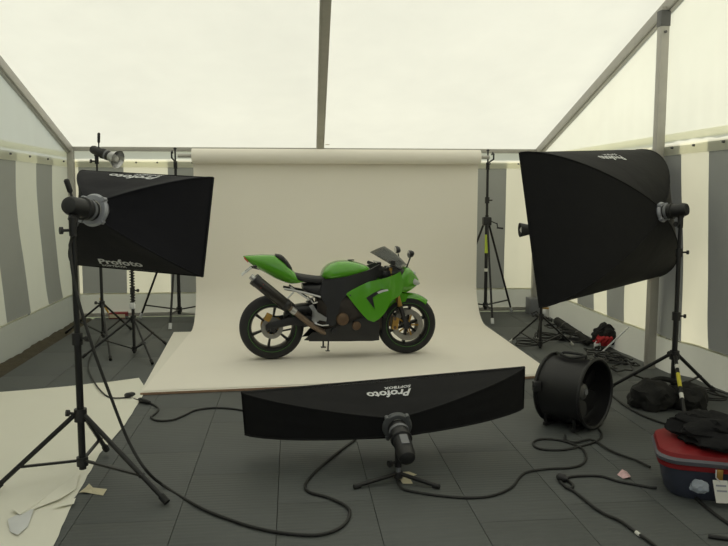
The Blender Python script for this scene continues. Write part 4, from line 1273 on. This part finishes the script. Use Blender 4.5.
cc2 = cable('black lead wriggling from the platform corner behind the strip softbox', [(134, 400), (142, 402), (150, 404), (158, 409), (156, 414), (151, 418), (157, 421.5), (172, 421), (185, 416), (196, 411), (217, 408.7), (241, 411), (262, 417)], .0075)
def plug(cb, u, v, u2, v2, r=.02, z=.022):
    a, b = G(u, v), G(u2, v2)
    a, b = Vector((a[0], a[1], z)), Vector((b[0], b[1], z))
    d = b - a
    MB().tube([a, a + d * .15, a + d * .7, b], [r * .6, r, r, r * .5], 12).build('connector', 'black_plastic', cb)
plug(cc1, 125, 400, 135, 398, .020, .035)
plug(cc2, 139, 402, 150, 405, .018)
cable('black lead from the low floor stand looping to the drum fan', [(398, 472), (397, 481), (401, 489), (411, 492.5), (440, 497), (469, 499), (492, 497), (511, 489), (520, 478), (528, 473), (548, 470), (569, 469), (581, 466), (586, 460), (584, 452), (577, 447), (563, 442), (548, 440), (537, 441), (533, 445), (540, 450), (562, 451), (582, 447), (597, 442), (602, 436), (598, 429)], .0075)
cable('black lead from the drum fan to the gear tub', [(565, 437), (566, 442), (575, 444), (590, 441), (599, 445), (608, 451), (619, 456), (636, 462), (644, 466), (650, 469)], .0075, z0=.004)
cc3 = cable('black lead from the gear tub to the coupling on the floor', [(656, 489), (652, 489), (636, 486), (616, 482), (602, 477.5), (585, 477), (571, 478), (563, 481)], .0075)
plug(cc3, 557, 480, 568, 483, .022)
cc4 = cable('black lead running from the coupling to the bottom of the picture', [(562, 482), (569, 483), (573, 487), (571, 490), (564, 487), (560, 483), (566, 489), (574, 493), (594, 509), (607, 517), (619, 522), (636, 534), (654, 547), (670, 562)], .008, z0=.002)
MB().tube([Vector(G(636, 534)) + Vector((0, 0, .009)), Vector(G(640, 537)) + Vector((0, 0, .009))], .0095, 8).build('tape_mark', 'white_tape', cc4)
cable('black lead snaking behind the drum fan to the weight bag', [(596, 378), (604, 388), (613, 397), (624, 406), (641, 416), (662, 424), (676, 428)], .008)
cable('black lead trailing from the gear tub to the right edge of the picture', [(693, 497), (703, 506), (714, 515), (728, 525), (745, 536)], .009)
sl = cable('short black strap end on the floor at the bottom right corner', [(708, 538), (718, 539.5), (730, 541), (742, 542)], .010)
def coil(label, u, v, R_, turns, r=.006, seed=0, z=0.01):
    c0 = G(u, v)
    rn = random.Random(seed)
    pts = []
    for k in range(int(turns * 10)):
        a = 2 * math.pi * k / 10
        rr = R_ * (.75 + .35 * rn.random())
        pts.append((c0[0] + rr * math.cos(a) + .02 * rn.random(), c0[1] + rr * 1.15 * math.sin(a), z + .004 * (k % 5) + .0015 * k))
    path = smooth_path(pts, .03)
    return tag(MB().tube(path, r, 6).build('cable_coil', 'cable', origin=(c0[0], c0[1], 0)), label, 'cable')
coil('coil of thin black cable beside the white taped foot near the paper edge', 528, 346, .14, 3.2, .006, 1)
coil('coil of thin cable on the floor beside the foot of the right stand', 708, 399, .13, 2.4, .006, 2)
coil('coil of black cable under the small stand behind the softbox', 547, 340, .15, 3.0, .007, 3, .012)
rn = random.Random(12)
names = ['tangled black cable heaped left of the gable post', 'tangled cable spilling under the white rail', 'loose cable loop between the drum fan and the right wall', 'tangled cable at the foot of the gable post', 'dark cable trailing along the right wall skirt', 'snarled cable behind the top of the drum fan', 'tangled cable by the silver tin near the back right corner', 'loose cable between the small stand and the right wall']
for k, (u, v) in enumerate(((632, 360), (615, 360), (606, 368), (645, 366), (590, 345), (598, 362), (551, 322), (566, 338))):
    c0 = G(u, v)
    pts = []
    x, y, a = c0[0], c0[1], rn.random() * 6
    for q in range(26):
        a += rn.uniform(-1.3, 1.5)
        x += .10 * math.cos(a); y += .10 * math.sin(a)
        x += (c0[0] - x) * .18; y += (c0[1] - y) * .10
        pts.append((min(x, XR - .22), min(max(y, c0[1] - .4), c0[1] + .4), .010 + .045 * rn.random() + .006 * k))
    tag(MB().tube(smooth_path(pts, .04), .008, 6).build('tangled_cable', 'cable', origin=(c0[0], c0[1], 0)), names[k], 'cable')
# power strip among the cables
ps = G(577, 342)
pst = thing('power_strip', 'dark extension block lying among the cables behind the drum fan', 'power strip', (ps[0], ps[1], 0), math.radians(-35), local=True)
MB().box((0, 0, .03), (.42, .07, .05)).build('housing', 'black_plastic', pst, bevel=.008)
for k in range(4):
    MB().cyl((-.14 + .09 * k, 0, .054), (-.14 + .09 * k, 0, .058), .022, n=14).build('socket', 'grey_plastic', pst)
la, lb_ = Vector(G(556, 324)), Vector(G(589, 347))
lm, ll = (la + lb_) / 2, (la - lb_).length / 2
lbx = thing('stand_bag', 'long dark folded stand bag lying along the right wall behind the fan', 'bag', (lm.x, lm.y, 0), math.atan2(la.y - lb_.y, la.x - lb_.x), local=True)
MB().tube([(-ll, 0, .045), (-ll + .06, 0, .05), (ll - .06, 0, .05), (ll, 0, .045)], [.02, .045, .048, .02], 14).build('bag_tube', 'dark_bag', lbx)
for x in (-.3, .25):
    MB().tube([(x - .02, 0, .05), (x + .02, 0, .05)], .0495, 14).build('strap', 'black_metal', lbx)
